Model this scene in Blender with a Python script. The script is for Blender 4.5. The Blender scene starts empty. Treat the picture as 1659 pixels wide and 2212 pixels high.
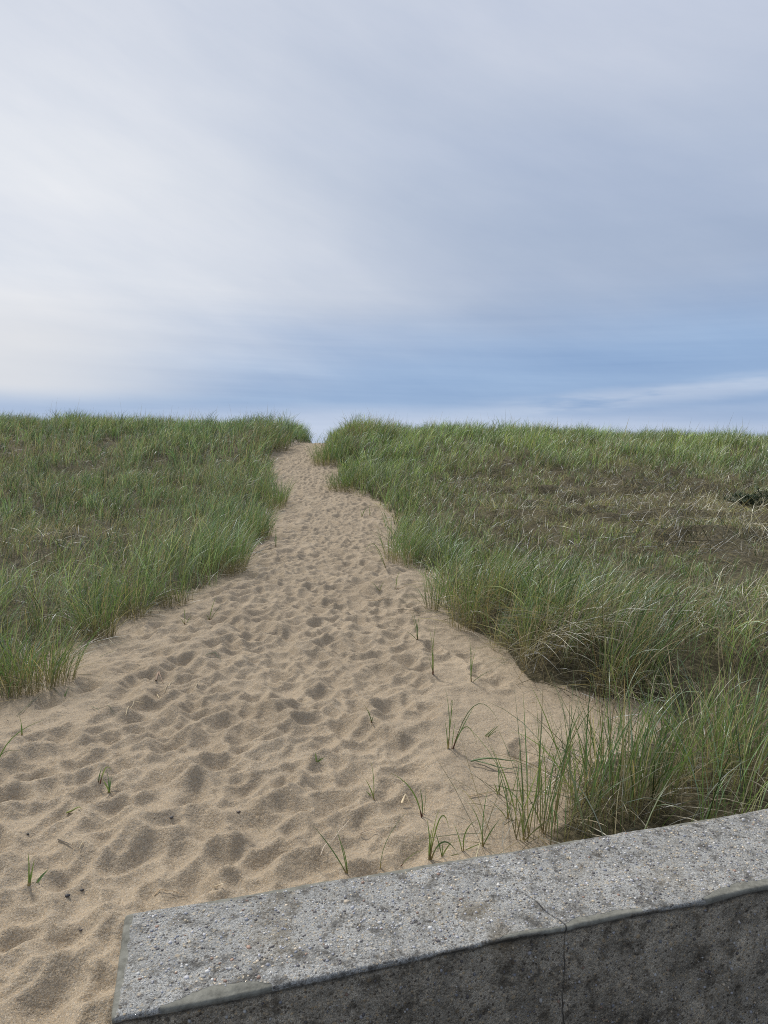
import bpy, math
import numpy as np

rng = np.random.default_rng(11)
scn = bpy.context.scene
COL = scn.collection

# ------------------------------------------------------------------ helpers
def sstep(a, b, x):
    t = np.clip((np.asarray(x, float) - a) / (b - a), 0, 1)
    return t * t * (3 - 2 * t)

def _hash(ix, iy, seed):
    n = (ix.astype(np.int64) * 374761393 + iy.astype(np.int64) * 668265263 + seed * 974634541) & 0x7fffffff
    n = ((n ^ (n >> 13)) * 1274126177) & 0x7fffffff
    n = ((n ^ (n >> 15)) * 1103515245 + 12345) & 0x7fffffff
    return (n >> 8 & 0xffff) / 65535.0

def vnoise(x, y, seed=0):
    x = np.asarray(x, float); y = np.asarray(y, float)
    ix = np.floor(x); iy = np.floor(y)
    fx = x - ix; fy = y - iy
    fx = fx * fx * fx * (fx * (fx * 6 - 15) + 10); fy = fy * fy * fy * (fy * (fy * 6 - 15) + 10)
    a = _hash(ix, iy, seed); b = _hash(ix + 1, iy, seed)
    c = _hash(ix, iy + 1, seed); d = _hash(ix + 1, iy + 1, seed)
    return (a + (b - a) * fx + (c - a) * fy + (a - b - c + d) * fx * fy) * 2 - 1

def fbm(x, y, seed=0, octv=3):
    s = 0; a = 1; t = 0
    for k in range(octv):
        c, sn = math.cos(0.6 * k), math.sin(0.6 * k)
        s = s + a * vnoise((x * c - y * sn) * 2 ** k, (x * sn + y * c) * 2 ** k, seed + 17 * k)
        t += a; a *= 0.5
    return s / t

def make_mesh(name, verts, quads, mats, col=None, attrs=None, smooth=True, tris=None, mat_idx=None):
    me = bpy.data.meshes.new(name)
    verts = np.asarray(verts, np.float32)
    nq = len(quads); nt = 0 if tris is None else len(tris)
    me.vertices.add(len(verts)); me.vertices.foreach_set('co', verts.ravel())
    loops = np.asarray(quads, np.int32).ravel()
    if nt: loops = np.concatenate([loops, np.asarray(tris, np.int32).ravel()])
    me.loops.add(len(loops)); me.loops.foreach_set('vertex_index', loops)
    starts = np.arange(nq, dtype=np.int32) * 4
    if nt: starts = np.concatenate([starts, nq * 4 + np.arange(nt, dtype=np.int32) * 3])
    me.polygons.add(nq + nt); me.polygons.foreach_set('loop_start', starts.astype(np.int32))
    me.polygons.foreach_set('use_smooth', np.full(nq + nt, smooth))
    for m in mats: me.materials.append(m)
    if mat_idx is not None: me.polygons.foreach_set('material_index', np.asarray(mat_idx, np.int32))
    if col is not None:
        a = me.attributes.new('col', 'FLOAT_COLOR', 'POINT')
        c4 = np.ones((len(verts), 4), np.float32); c4[:, :3] = col
        a.data.foreach_set('color', c4.ravel())
    for k, v in (attrs or {}).items():
        a = me.attributes.new(k, 'FLOAT', 'POINT')
        a.data.foreach_set('value', np.asarray(v, np.float32).ravel())
    me.update(); me.validate()
    return me

def link(name, me, parent=None, label=None, cat=None, group=None, kind=None):
    o = bpy.data.objects.new(name, me); COL.objects.link(o)
    if parent is not None: o.parent = parent
    if label: o['label'] = label
    if cat: o['category'] = cat
    if group: o['group'] = group
    if kind: o['kind'] = kind
    return o

# ------------------------------------------------------------------ materials
class NT:
    def __init__(self, name):
        self.m = bpy.data.materials.new(name); self.m.use_nodes = True
        self.t = self.m.node_tree; self.t.nodes.clear()
        self.out = self.n('ShaderNodeOutputMaterial')
    def n(self, ty, **kw):
        x = self.t.nodes.new(ty)
        for k, v in kw.items():
            if isinstance(v, tuple) and k == 'ins': continue
            setattr(x, k, v)
        return x
    def l(self, a, b): self.t.links.new(a, b)
    def noise(self, vec, scale, detail=2, rough=0.5, w=None):
        x = self.n('ShaderNodeTexNoise'); x.inputs['Scale'].default_value = scale
        x.inputs['Detail'].default_value = detail; x.inputs['Roughness'].default_value = rough
        self.l(vec, x.inputs['Vector']); return x
    def ramp(self, fac, stops, interp='LINEAR'):
        x = self.n('ShaderNodeValToRGB'); e = x.color_ramp.elements; x.color_ramp.interpolation = interp
        while len(e) < len(stops): e.new(0.5)
        for el, (p, c) in zip(e, stops):
            el.position = p; el.color = (c, c, c, 1) if isinstance(c, (int, float)) else (*c, 1)
        self.l(fac, x.inputs['Fac']); return x.outputs['Color']
    def mix(self, fac, a, b, mode='MIX'):
        x = self.n('ShaderNodeMix'); x.data_type = 'RGBA'; x.blend_type = mode
        for s, v in ((x.inputs[0], fac), (x.inputs[6], a), (x.inputs[7], b)):
            if hasattr(v, 'type') and hasattr(v, 'is_linked'): self.l(v, s)
            elif isinstance(v, (int, float)): s.default_value = v if s == x.inputs[0] else (v, v, v, 1)
            else: s.default_value = (*v, 1)
        return x.outputs[2]
    def math(self, op, a, b=None, c=None, clamp=False):
        x = self.n('ShaderNodeMath'); x.operation = op; x.use_clamp = clamp
        for i, v in enumerate((a, b, c)):
            if v is None: continue
            if isinstance(v, (int, float)): x.inputs[i].default_value = v
            else: self.l(v, x.inputs[i])
        return x.outputs[0]
    def attr(self, name):
        x = self.n('ShaderNodeAttribute'); x.attribute_name = name; return x
    def bump(self, h, strength, dist, normal=None):
        x = self.n('ShaderNodeBump'); x.inputs['Strength'].default_value = strength
        x.inputs['Distance'].default_value = dist; self.l(h, x.inputs['Height'])
        if normal is not None: self.l(normal, x.inputs['Normal'])
        return x.outputs[0]

def mat_grass():
    n = NT('grass_blade')
    c = n.attr('col').outputs['Color']
    d = n.n('ShaderNodeBsdfDiffuse'); n.l(c, d.inputs['Color'])
    tr = n.n('ShaderNodeBsdfTranslucent')
    tc = n.mix(1.0, c, (1.05, 1.1, 0.75), 'MULTIPLY'); n.l(tc, tr.inputs['Color'])
    m = n.n('ShaderNodeMixShader'); m.inputs[0].default_value = 0.36
    n.l(d.outputs[0], m.inputs[1]); n.l(tr.outputs[0], m.inputs[2])
    g = n.n('ShaderNodeBsdfGlossy'); g.inputs['Roughness'].default_value = 0.5
    g.inputs['Color'].default_value = (0.9, 0.95, 1, 1)
    lw = n.n('ShaderNodeFresnel'); lw.inputs['IOR'].default_value = 1.42
    f = n.math('MULTIPLY', lw.outputs[0], 0.10)
    m2 = n.n('ShaderNodeMixShader'); n.l(f, m2.inputs[0])
    n.l(m.outputs[0], m2.inputs[1]); n.l(g.outputs[0], m2.inputs[2])
    n.l(m2.outputs[0], n.out.inputs['Surface'])
    return n.m

def mat_simple(name, rough=0.8):
    n = NT(name); c = n.attr('col').outputs['Color']
    p = n.n('ShaderNodeBsdfPrincipled'); p.inputs['Roughness'].default_value = rough
    n.l(c, p.inputs['Base Color']); n.l(p.outputs[0], n.out.inputs['Surface'])
    return n.m

def mat_ground():
    n = NT('sand_and_litter')
    pos = n.n('ShaderNodeNewGeometry').outputs['Position']
    big = n.noise(pos, 1.3, 3).outputs['Fac']
    base = n.ramp(big, [(0.3, (0.315, 0.259, 0.187)), (0.7, (0.384, 0.318, 0.231))])
    vor = n.n('ShaderNodeTexVoronoi'); vor.inputs['Scale'].default_value = 330; n.l(pos, vor.inputs['Vector'])
    sp = n.n('ShaderNodeSeparateColor'); n.l(vor.outputs['Color'], sp.inputs[0])
    grain = n.ramp(sp.outputs[0], [(0.0, 0.60), (0.10, 0.76), (0.3, 0.92), (0.75, 1.03), (0.92, 1.14), (1.0, 1.35)])
    tint = n.ramp(sp.outputs[1], [(0.0, (0.94, 0.98, 1.06)), (0.5, (1, 1, 1)), (1.0, (1.06, 0.98, 0.88))])
    grain = n.mix(1.0, grain, tint, 'MULTIPLY')
    fine = n.noise(pos, 90, 4, 0.7).outputs['Fac']
    fr = n.ramp(fine, [(0.3, 0.86), (0.7, 1.12)])
    sand = n.mix(1.0, n.mix(1.0, base, grain, 'MULTIPLY'), fr, 'MULTIPLY')
    # leaf litter under the grass, also the shade painted on the scarp face
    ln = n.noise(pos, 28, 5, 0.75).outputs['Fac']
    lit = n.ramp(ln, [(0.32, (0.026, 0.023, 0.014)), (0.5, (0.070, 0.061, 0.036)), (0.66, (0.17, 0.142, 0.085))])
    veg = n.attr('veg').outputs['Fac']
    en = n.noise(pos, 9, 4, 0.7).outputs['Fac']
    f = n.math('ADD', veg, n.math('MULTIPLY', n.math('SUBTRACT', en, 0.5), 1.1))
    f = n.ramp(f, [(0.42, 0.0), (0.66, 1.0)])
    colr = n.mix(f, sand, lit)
    p = n.n('ShaderNodeBsdfPrincipled'); p.inputs['Roughness'].default_value = 0.95
    p.inputs['Specular IOR Level'].default_value = 0.15
    n.l(colr, p.inputs['Base Color'])
    h = n.math('ADD', n.math('MULTIPLY', sp.outputs[2], 0.0022), n.math('MULTIPLY', n.noise(pos, 55, 4, 0.65).outputs['Fac'], 0.010))
    n.l(n.bump(h, 0.8, 1.0), p.inputs['Normal'])
    n.l(p.outputs[0], n.out.inputs['Surface'])
    return n.m

def mat_concrete():
    n = NT('weathered_concrete')
    pos = n.n('ShaderNodeTexCoord').outputs['Object']
    df = n.attr('dfront').outputs['Fac']; de = n.attr('dend').outputs['Fac']; db = n.attr('dback').outputs['Fac']
    face = n.attr('face').outputs['Fac']
    b = n.noise(pos, 7, 5, 0.65).outputs['Fac']
    base = n.ramp(b, [(0.3, (0.27, 0.275, 0.28)), (0.55, (0.42, 0.43, 0.44)), (0.75, (0.56, 0.57, 0.585))])
    # aggregate of three sizes
    def agg(scale, lo, hi):
        v = n.n('ShaderNodeTexVoronoi'); v.inputs['Scale'].default_value = scale; n.l(pos, v.inputs['Vector'])
        s = n.n('ShaderNodeSeparateColor'); n.l(v.outputs['Color'], s.inputs[0])
        c = n.ramp(s.outputs[0], [(0.0, (0.09, 0.085, 0.085)), (0.10, (0.16, 0.15, 0.145)), (0.24, (0.30, 0.285, 0.26)),
                                  (0.5, (0.40, 0.405, 0.41)), (0.72, (0.56, 0.555, 0.55)), (0.9, (0.52, 0.44, 0.33)), (1.0, (0.62, 0.61, 0.58))])
        edge = n.ramp(v.outputs['Distance'], [(lo, 1.0), (hi, 0.0)])
        pres = n.ramp(s.outputs[1], [(0.35, 0.0), (0.4, 1.0)])
        return c, n.math('MULTIPLY', edge, pres), v
    c1, m1, v1 = agg(135, 0.34, 0.55)
    c2, m2, v2 = agg(62, 0.30, 0.46)
    c3, m3, v3 = agg(270, 0.4, 0.6)
    sandy = n.ramp(n.noise(pos, 420, 2, 0.6).outputs['Fac'], [(0.35, 0.42), (0.65, 1.6)])
    base = n.mix(1.0, base, sandy, 'MULTIPLY')
    colr = n.mix(n.math('MULTIPLY', m3, 0.75), base, c3)
    colr = n.mix(n.math('MULTIPLY', m1, 0.95), colr, c1)
    colr = n.mix(n.math('MULTIPLY', m2, n.ramp(n.noise(pos, 40, 2).outputs['Fac'], [(0.5, 0.0), (0.56, 0.8)])), colr, c2)
    # dark lichen and dirt blotches
    bl = n.ramp(n.noise(pos, 21, 5, 0.72).outputs['Fac'], [(0.49, 0.0), (0.64, 0.78)])
    colr = n.mix(bl, colr, (0.075, 0.070, 0.064))
    tn = n.ramp(n.noise(pos, 5.2, 3, 0.6).outputs['Fac'], [(0.55, 0.0), (0.75, 0.35)])
    colr = n.mix(tn, colr, (0.30, 0.25, 0.17))
    # smooth mortar left along the arrises
    wob = n.math('SUBTRACT', n.noise(pos, 6.5, 5, 0.6).outputs['Fac'], 0.5)
    wob2 = n.math('SUBTRACT', n.noise(pos, 3.1, 1, 0.5).outputs['Fac'], 0.44)
    def band(d, wd, amp, amp2):
        x = n.math('ADD', n.math('ADD', d, n.math('MULTIPLY', wob, amp)), n.math('MULTIPLY', wob2, amp2))
        return x, n.ramp(n.math('DIVIDE', x, wd), [(0.90, 1.0), (1.0, 0.0)])
    xf, bf = band(df, 0.009, 0.060, 0.15)
    xe, be = band(de, 0.026, 0.07, 0.07)
    xb, bb = band(db, 0.006, 0.035, 0.10)
    mort = n.math('MAXIMUM', n.math('MAXIMUM', bf, be), bb)
    mort = n.math('MULTIPLY', mort, n.math('SUBTRACT', 1.0, face))
    mc = n.ramp(n.noise(pos, 38, 5, 0.7).outputs['Fac'], [(0.28, (0.13, 0.13, 0.115)), (0.5, (0.25, 0.25, 0.225)), (0.75, (0.36, 0.36, 0.33))])
    xm = n.math('MINIMUM', n.math('MINIMUM', n.math('DIVIDE', xf, 0.009), n.math('DIVIDE', xe, 0.026)), n.math('DIVIDE', xb, 0.006))
    rim = n.ramp(xm, [(0.92, 0.0), (1.0, 0.75), (1.5, 0.0)])
    rim = n.math('MULTIPLY', n.math('MULTIPLY', rim, n.ramp(n.noise(pos, 9, 3).outputs['Fac'], [(0.4, 0.1), (0.6, 1.0)])), n.math('SUBTRACT', 1.0, face))
    colr = n.mix(n.math('MULTIPLY', rim, 0.7), colr, (0.62, 0.63, 0.65))
    colr = n.mix(mort, colr, mc)
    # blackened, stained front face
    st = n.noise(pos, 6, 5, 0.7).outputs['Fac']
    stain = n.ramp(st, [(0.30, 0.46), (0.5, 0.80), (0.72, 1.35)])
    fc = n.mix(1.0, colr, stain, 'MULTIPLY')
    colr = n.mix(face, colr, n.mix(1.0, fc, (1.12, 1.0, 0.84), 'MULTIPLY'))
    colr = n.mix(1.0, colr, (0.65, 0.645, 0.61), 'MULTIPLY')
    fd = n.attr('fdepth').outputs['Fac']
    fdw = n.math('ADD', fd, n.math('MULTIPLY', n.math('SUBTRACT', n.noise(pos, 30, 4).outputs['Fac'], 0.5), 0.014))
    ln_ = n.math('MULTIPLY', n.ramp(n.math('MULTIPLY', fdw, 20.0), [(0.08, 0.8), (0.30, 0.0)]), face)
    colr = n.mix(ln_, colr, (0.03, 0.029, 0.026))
    # hairline crack running over the top and down the face
    sx = n.n('ShaderNodeSeparateXYZ'); n.l(pos, sx.inputs[0])
    cx = n.attr('scrack').outputs['Fac']
    cw = n.math('MULTIPLY', n.math('SUBTRACT', n.noise(pos, 11, 5, 0.55).outputs['Fac'], 0.5), 0.035)
    cd = n.math('ABSOLUTE', n.math('ADD', cx, cw))
    lim = n.ramp(db, [(0.16, 0.0), (0.25, 1.0)])
    crack = n.math('MULTIPLY', n.ramp(n.math('DIVIDE', cd, 0.010), [(0.10, 1.0), (0.28, 0.0)]), lim)
    colr = n.mix(n.math('MULTIPLY', crack, n.ramp(n.noise(pos, 25, 3).outputs['Fac'], [(0.38, 0.25), (0.58, 0.85)])), colr, (0.03, 0.028, 0.026))
    p = n.n('ShaderNodeBsdfPrincipled'); p.inputs['Roughness'].default_value = 0.88
    p.inputs['Specular IOR Level'].default_value = 0.25
    n.l(colr, p.inputs['Base Color'])
    h = n.math('ADD', n.math('MULTIPLY', m1, 0.0012), n.math('MULTIPLY', m2, 0.0016))
    h = n.math('ADD', h, n.math('MULTIPLY', n.noise(pos, 170, 4, 0.7).outputs['Fac'], 0.0035))
    h = n.math('MULTIPLY', h, n.math('SUBTRACT', 1.0, n.math('MULTIPLY', mort, 0.8)))
    h = n.math('SUBTRACT', h, n.math('MULTIPLY', crack, 0.004))
    n.l(n.bump(h, 0.9, 1.0), p.inputs['Normal'])
    n.l(p.outputs[0], n.out.inputs['Surface'])
    return n.m

def mat_water():
    n = NT('sea_water'); pos = n.n('ShaderNodeNewGeometry').outputs['Position']
    p = n.n('ShaderNodeBsdfPrincipled'); p.inputs['Roughness'].default_value = 0.3
    p.inputs['Base Color'].default_value = (0.10, 0.16, 0.24, 1); p.inputs['Specular IOR Level'].default_value = 0.3
    n.l(n.bump(n.noise(pos, 0.5, 5, 0.6).outputs['Fac'], 0.6, 0.4), p.inputs['Normal'])
    n.l(p.outputs[0], n.out.inputs['Surface']); return n.m

def mat_pavement():
    n = NT('asphalt'); pos = n.n('ShaderNodeNewGeometry').outputs['Position']
    c = n.ramp(n.noise(pos, 60, 5, 0.7).outputs['Fac'], [(0.3, (0.035, 0.035, 0.036)), (0.7, (0.08, 0.078, 0.075))])
    p = n.n('ShaderNodeBsdfPrincipled'); p.inputs['Roughness'].default_value = 0.9; n.l(c, p.inputs['Base Color'])
    n.l(p.outputs[0], n.out.inputs['Surface']); return n.m

GRASS = mat_grass(); GROUND = mat_ground(); CONC = mat_concrete(); WATER = mat_water(); PAVE = mat_pavement()
PEB = mat_simple('pebble', 0.6); DEBRIS = mat_simple('plant_debris', 0.7); NEEDLE = mat_simple('heath_needles', 0.6)

# ------------------------------------------------------------------ camera
H = 1.45; PITCH = math.radians(5.77)
cam = bpy.data.cameras.new('camera'); camo = bpy.data.objects.new('camera', cam); COL.objects.link(camo)
cam.sensor_fit = 'VERTICAL'; cam.sensor_height = 36; cam.lens = 24
cam.clip_start = 0.05; cam.clip_end = 20000
camo.location = (0, 0, H); camo.rotation_euler = (math.radians(90) - PITCH, 0, 0)
scn.camera = camo

def ray(u, v):                       # photo point (1659 x 2212 grid) -> viewing direction
    x = (u - 829.5) / 1475; y = -(v - 1106) / 1475
    c, s = math.cos(PITCH), math.sin(PITCH)
    return np.array([x, c + y * s, -s + y * c])

# ------------------------------------------------------------------ terrain
LE = np.array([(0.5, -3.6), (2.0, -2.6), (3.0, -2.25), (3.62, -2.11), (4.24, -2.0), (4.9, -2.08), (5.57, -2.03), (5.97, -1.82), (6.44, -1.77),
               (7.1, -1.6), (8.2, -1.68), (10, -1.84), (13.5, -2.25), (16, -2.55), (19, -3.2), (21.5, -3.55), (23, -3.5), (24.5, -3.4), (26, -3.36), (27, -3.36), (30, -3.5), (34, -3.2), (60, -8)])
RE = np.array([(1.5, 0.2), (2.3, 0.42), (2.58, 0.5), (2.76, 0.63), (3.02, 0.88), (3.2, 1.08), (3.6, 1.22), (3.72, 1.1), (3.9, 0.88), (4.07, 0.81),
               (4.73, 0.79), (4.9, 0.74), (5.5, 0.5), (5.97, 0.41), (7.35, 0.44), (7.9, 0.2), (9.5, 0.13), (13.1, 0.12), (14.6, -0.22), (15.9, -0.88), (16.8, -1.18), (18.1, -1.16),
               (19.8, -1.34), (20.6, -1.8), (22, -1.92), (24, -2.0), (27, -2.15), (30, -2.2), (34, -1.6), (60, 4)])
def xl(y): return np.interp(y, LE[:, 0], LE[:, 1])
def xr(y): return np.interp(y, RE[:, 0], RE[:, 1])
def zpath(y):
    z = 1.375 * sstep(11, 27.5, y)
    return z - 4.2 * sstep(28.5, 70, y)
def inside(x, y):                    # >0 : metres inside the planted dune, <0 : on the sand
    return np.maximum(xl(y) - x, x - xr(y))
# wall plan (top edges), metres
WB = np.array([(-0.665, 1.64), (-0.267, 1.745), (0.181, 1.863), (0.689, 1.997), (1.271, 2.151), (2.092, 2.367), (6.0, 3.397)])
WF = np.array([(-0.574, 1.318), (-0.242, 1.406), (0.132, 1.506), (0.557, 1.619), (1.043, 1.748), (1.73, 1.930), (5.9, 3.035)])
WTOP = 0.25
def zbase(x, y):
    zp = zpath(y)
    left = 1.98 * sstep(9, 28, y) * (0.92 + 0.08 * sstep(-3, -14, x)) - 4.6 * sstep(29, 70, y)
    cr = 1.62 - 0.50 * np.clip((x + 2) / 18, 0, 1)
    right = cr * sstep(10, 25.5, y) + 0.10 * sstep(3, 9, y) * sstep(0, 3, x) - 4.2 * sstep(27.5, 70, y)
    dl = xl(y) - x; dr = x - xr(y)
    wl = sstep(-0.15, 1.3 - 0.75 * sstep(19, 23, y), dl); wr = sstep(-0.15, 1.3 - 0.4 * sstep(19, 23, y), dr)
    z = zp + wl * (left - zp) + wr * (right - zp)
    ins = np.maximum(dl, dr)
    veg = sstep(0.0, 0.9, ins)
    amp = sstep(3, 9, y)
    z = z + veg * (0.05 + 0.11 * fbm(x * 0.45, y * 0.45, 5, 3) * (0.4 + amp) + (0.075 + 0.07 * sstep(2.0, 3.5, x) * sstep(7, 9, y) * sstep(17, 15, y)) * vnoise(x * 1.9, y * 1.9, 9) * amp + 0.03 * vnoise(x * 4.3, y * 4.3, 10))
    # banks beside the notch
    z = z + 0.11 * np.exp(-((y - 25) / 3.5) ** 2) * np.exp(-((dl - 0.75) / 0.7) ** 2)
    z = z + 0.24 * np.exp(-((y - 23.5) / 3.5) ** 2) * np.exp(-((dr - 1.0) / 0.9) ** 2)
    # small scarp under the overhanging mats on the right
    z = z + 0.16 * sstep(0.10, 0.24, dr) * np.exp(-((y - 4.75) / 0.8) ** 4) * sstep(3.8, 4.1, y)
    # sand thins out towards the paved side of the wall
    front = sstep(0.12, -0.02, y - np.interp(x, WF[:, 0], WF[:, 1])) * sstep(-0.56, -0.46, x)
    z = z - 0.8 * front - 0.12 * sstep(1.9, 0.7, y)
    return z

ys = [0.5]
while ys[-1] < 4.6: ys.append(ys[-1] + 0.0095)
while ys[-1] < 31: ys.append(ys[-1] + 0.0034 * ys[-1] * 0.62)
while ys[-1] < 130: ys.append(ys[-1] * 1.06)
YS = np.array(ys)
xs = list(np.arange(-3.5, 1.6, 0.0105)); st = 0.0105
a = xs[-1]
while a < 90: st = min(st * 1.06, 6); a += st; xs.append(a)
st = 0.0105; a = xs[0]
while a > -90: st = min(st * 1.06, 6); a -= st; xs.insert(0, a)
XS = np.array(xs)
X, Y = np.meshgrid(XS, YS)
ZB = zbase(X, Y)
INS = inside(X, Y)

# footprints: every step pushes out what was there before
R = np.zeros_like(ZB)
und = 0.028 * fbm(X * 1.5, Y * 1.2, 31, 2) + 0.014 * vnoise(X * 4.0 + 0.8 * Y, Y * 3.2, 33)
R += und
def bowls(x, y, cell, seed, stretch=1.0, ang=0.0):
    c, s_ = math.cos(ang), math.sin(ang)
    a_ = (x * c + y * s_) / (cell * stretch); b_ = (-x * s_ + y * c) / cell
    ia = np.floor(a_); ib = np.floor(b_)
    best = np.full(x.shape, 9.0)
    for i in (-1, 0, 1):
        for j in (-1, 0, 1):
            px = ia + i + _hash(ia + i, ib + j, seed); py = ib + j + _hash(ia + i, ib + j, seed + 5)
            k = 0.45 + 0.75 * _hash(ia + i, ib + j, seed + 9)
            best = np.minimum(best, (1 - k) * 0.5 + k * ((a_ - px) ** 2 + (b_ - py) ** 2))
    return 0.62 * (1 - np.exp(-best * 2.1))
wx = X + 0.07 * fbm(X * 3.1, Y * 3.1, 35, 2); wy = Y + 0.07 * fbm(X * 3.1, Y * 3.1, 36, 2)
tread = sstep(1.6, 0.5, np.abs(X - np.interp(Y, [0.6, 2.5, 4.6, 8, 14, 20, 27], [-1.2, -1.0, -0.6, -0.7, -1.0, -2.2, -2.8])))
nearw = sstep(5.0, 3.0, Y)
bw = (0.35 + 0.65 * nearw) * bowls(wx, wy, 0.22, 201, 1.5, math.radians(50)) + (1 - 0.6 * nearw) * 0.8 * bowls(wx, wy, 0.15, 205, 1.25, math.radians(25)) + 0.32 * bowls(wx, wy, 0.095, 207, 1.2, math.radians(70))
R += 0.130 * bw * (0.25 + 0.75 * tread)
cen = np.array([(0.6, -1.0), (1.9, -0.95), (2.5, -0.85), (3.5, -0.65), (4.6, -0.5), (6, -0.55), (8, -0.7), (11, -0.85), (14, -1.0), (17, -1.6), (20, -2.2), (24, -2.85), (28, -2.7), (31, -2.6)])
def stamp(px, py, ang, ln, wd, dep, rimh):
    rad = ln * 0.95
    i0, i1 = np.searchsorted(YS, (py - rad, py + rad)); j0, j1 = np.searchsorted(XS, (px - rad, px + rad))
    if i1 - i0 < 2 or j1 - j0 < 2: return
    dx = X[i0:i1, j0:j1] - px; dy = Y[i0:i1, j0:j1] - py
    c, s = math.cos(ang), math.sin(ang)
    a = dx * c + dy * s; b = -dx * s + dy * c
    wv = 1 + 0.22 * np.sin(3 * np.arctan2(b, a) + px * 40) + 0.3 * vnoise(dx * 14 + px * 9, dy * 14, 3)
    hx = ln * 0.5; hw = wd * 0.5 * (1 + 0.18 * np.clip(a / hx, -1, 1))
    r = np.sqrt((a / hx) ** 2 + (b / hw) ** 2) / wv
    pit = -dep * np.clip(1 - r ** 2, 0, 1) ** 1.2 * (1 + 0.35 * a / hx)
    rim = rimh * np.exp(-((r - 1.16) / 0.24) ** 2)
    keep = sstep(0.85, 1.45, r)
    loc = R[i0:i1, j0:j1]
    mean = loc.mean()
    R[i0:i1, j0:j1] = loc * keep + (1 - keep) * mean * 0.6 + pit + rim
n_steps = 3000
for k in range(n_steps):
    py = 0.6 + 29.5 * rng.random() ** 1.55
    c = np.interp(py, cen[:, 0], cen[:, 1]); hwid = (xr(py) - xl(py)) * 0.5
    px = c + rng.normal() * min(hwid, 1.25) * 0.52
    if py < 3.2: px = c + rng.normal() * 0.75
    ins = float(inside(px, py))
    if ins > -0.12: continue
    if px > 0.25 and py < 5.5 and rng.random() < 0.75: continue
    ang = math.pi / 2 + rng.normal() * 0.45 + (math.radians(-25) if py < 3.5 else 0)
    big = 0.85 + 0.35 * rng.random()
    if rng.random() < 0.12: stamp(px, py, ang, 0.10 * big, 0.055 * big, 0.016, 0.005); continue
    soft = 0.45 + 0.75 * rng.random()
    stamp(px, py, ang, 0.22 * big, 0.115 * big * (1 + 0.3 * rng.random()), 0.038 * soft, 0.016 * soft)
R += 0.012 * fbm(X * 9, Y * 8, 41, 4) * (0.4 + 0.6 * tread) + 0.004 * fbm(X * 26, Y * 24, 43, 2)
fade = sstep(0.12, -0.22, INS)
ZB = ZB + 0.012 * vnoise(X * 6, Y * 6, 77) * sstep(-0.1, 0.4, INS) + R * fade * (1 - 0.0 * Y)
# dry sand slides back to its angle of repose
gx = np.diff(XS)[None, :] * 0.66; gy = np.diff(YS)[:, None] * 0.66
zone = (YS > 0.5) & (YS < 31)
r1 = int(np.searchsorted(YS, 31)); c0, c1 = np.searchsorted(XS, (-4.6, 2.0))
W_ = ZB[:r1, c0:c1].copy(); gx = gx[:, c0:c1 - 1]; gy = gy[:r1 - 1]
for _ in range(18):
    e = W_[:, 1:] - W_[:, :-1]; ex = np.sign(e) * np.maximum(np.abs(e) - gx, 0) * 0.24
    W_[:, 1:] -= ex; W_[:, :-1] += ex
    e = W_[1:] - W_[:-1]; ex = np.sign(e) * np.maximum(np.abs(e) - gy, 0) * 0.24
    W_[1:] -= ex; W_[:-1] += ex
keepm = sstep(0.10, -0.05, INS[:r1, c0:c1])
ZB[:r1, c0:c1] = ZB[:r1, c0:c1] * (1 - keepm) + W_ * keepm
sm = ZB.copy()
for _ in range(0):
    sm[1:-1, 1:-1] = 0.5 * sm[1:-1, 1:-1] + 0.125 * (sm[:-2, 1:-1] + sm[2:, 1:-1] + sm[1:-1, :-2] + sm[1:-1, 2:])
ZB = sm
VEG_SHADE = sstep(-0.05, 0.45, INS + 0.42 * np.exp(-((Y - 4.75) / 0.8) ** 4) * sstep(0.02, 0.12, X - xr(Y)) * sstep(3.6, 3.8, Y) + 0.15 * fbm(X * 2.2, Y * 2.2, 51, 2)) * sstep(34, 30, Y)  # litter mask; extra term paints the hollow's shade on the scarp
nx, ny = len(XS), len(YS)
idx = np.arange(nx * ny).reshape(ny, nx)
q = np.stack([idx[:-1, :-1], idx[:-1, 1:], idx[1:, 1:], idx[1:, :-1]], -1).reshape(-1, 4)
link('sand_ground', make_mesh('sand_ground', np.stack([X, Y, ZB], -1).reshape(-1, 3), q, [GROUND], attrs={'veg': VEG_SHADE}), kind='structure',
     label='trampled tan sand of the path and dune under the grass')

def zat(x, y):
    x = np.asarray(x, float); y = np.asarray(y, float)
    j = np.clip(np.searchsorted(XS, x) - 1, 0, nx - 2); i = np.clip(np.searchsorted(YS, y) - 1, 0, ny - 2)
    fx = np.clip((x - XS[j]) / (XS[j + 1] - XS[j]), 0, 1); fy = np.clip((y - YS[i]) / (YS[i + 1] - YS[i]), 0, 1)
    return (ZB[i, j] * (1 - fx) + ZB[i, j + 1] * fx) * (1 - fy) + (ZB[i + 1, j] * (1 - fx) + ZB[i + 1, j + 1] * fx) * fy

def at(u, v):                        # where the line of sight through a photo point meets the ground
    d = ray(u, v); ts = np.linspace(1.0, 33, 6400)
    p = np.array([0, 0, H]) + ts[:, None] * d
    below = np.nonzero(p[:, 2] < zat(p[:, 0], p[:, 1]))[0]
    k = below[0] if len(below) else len(ts) - 1
    x, y = p[k, 0], p[k, 1]
    return np.array([x, y, float(zat(x, y))])

# sea, pavement
def sheet(name, x0, x1, y0, y1, z, m, label):
    link(name, make_mesh(name, [(x0, y0, z), (x1, y0, z), (x1, y1, z), (x0, y1, z)], [(0, 1, 2, 3)], [m]), kind='structure', label=label)
sheet('sea_water', -9000, 9000, 60, 9000, -2.45, WATER, 'blue grey sea showing through the notch in the dune')
sheet('pavement', -60, 60, -60, 1.9, -0.3, PAVE, 'dark pavement in front of the concrete wall')

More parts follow.
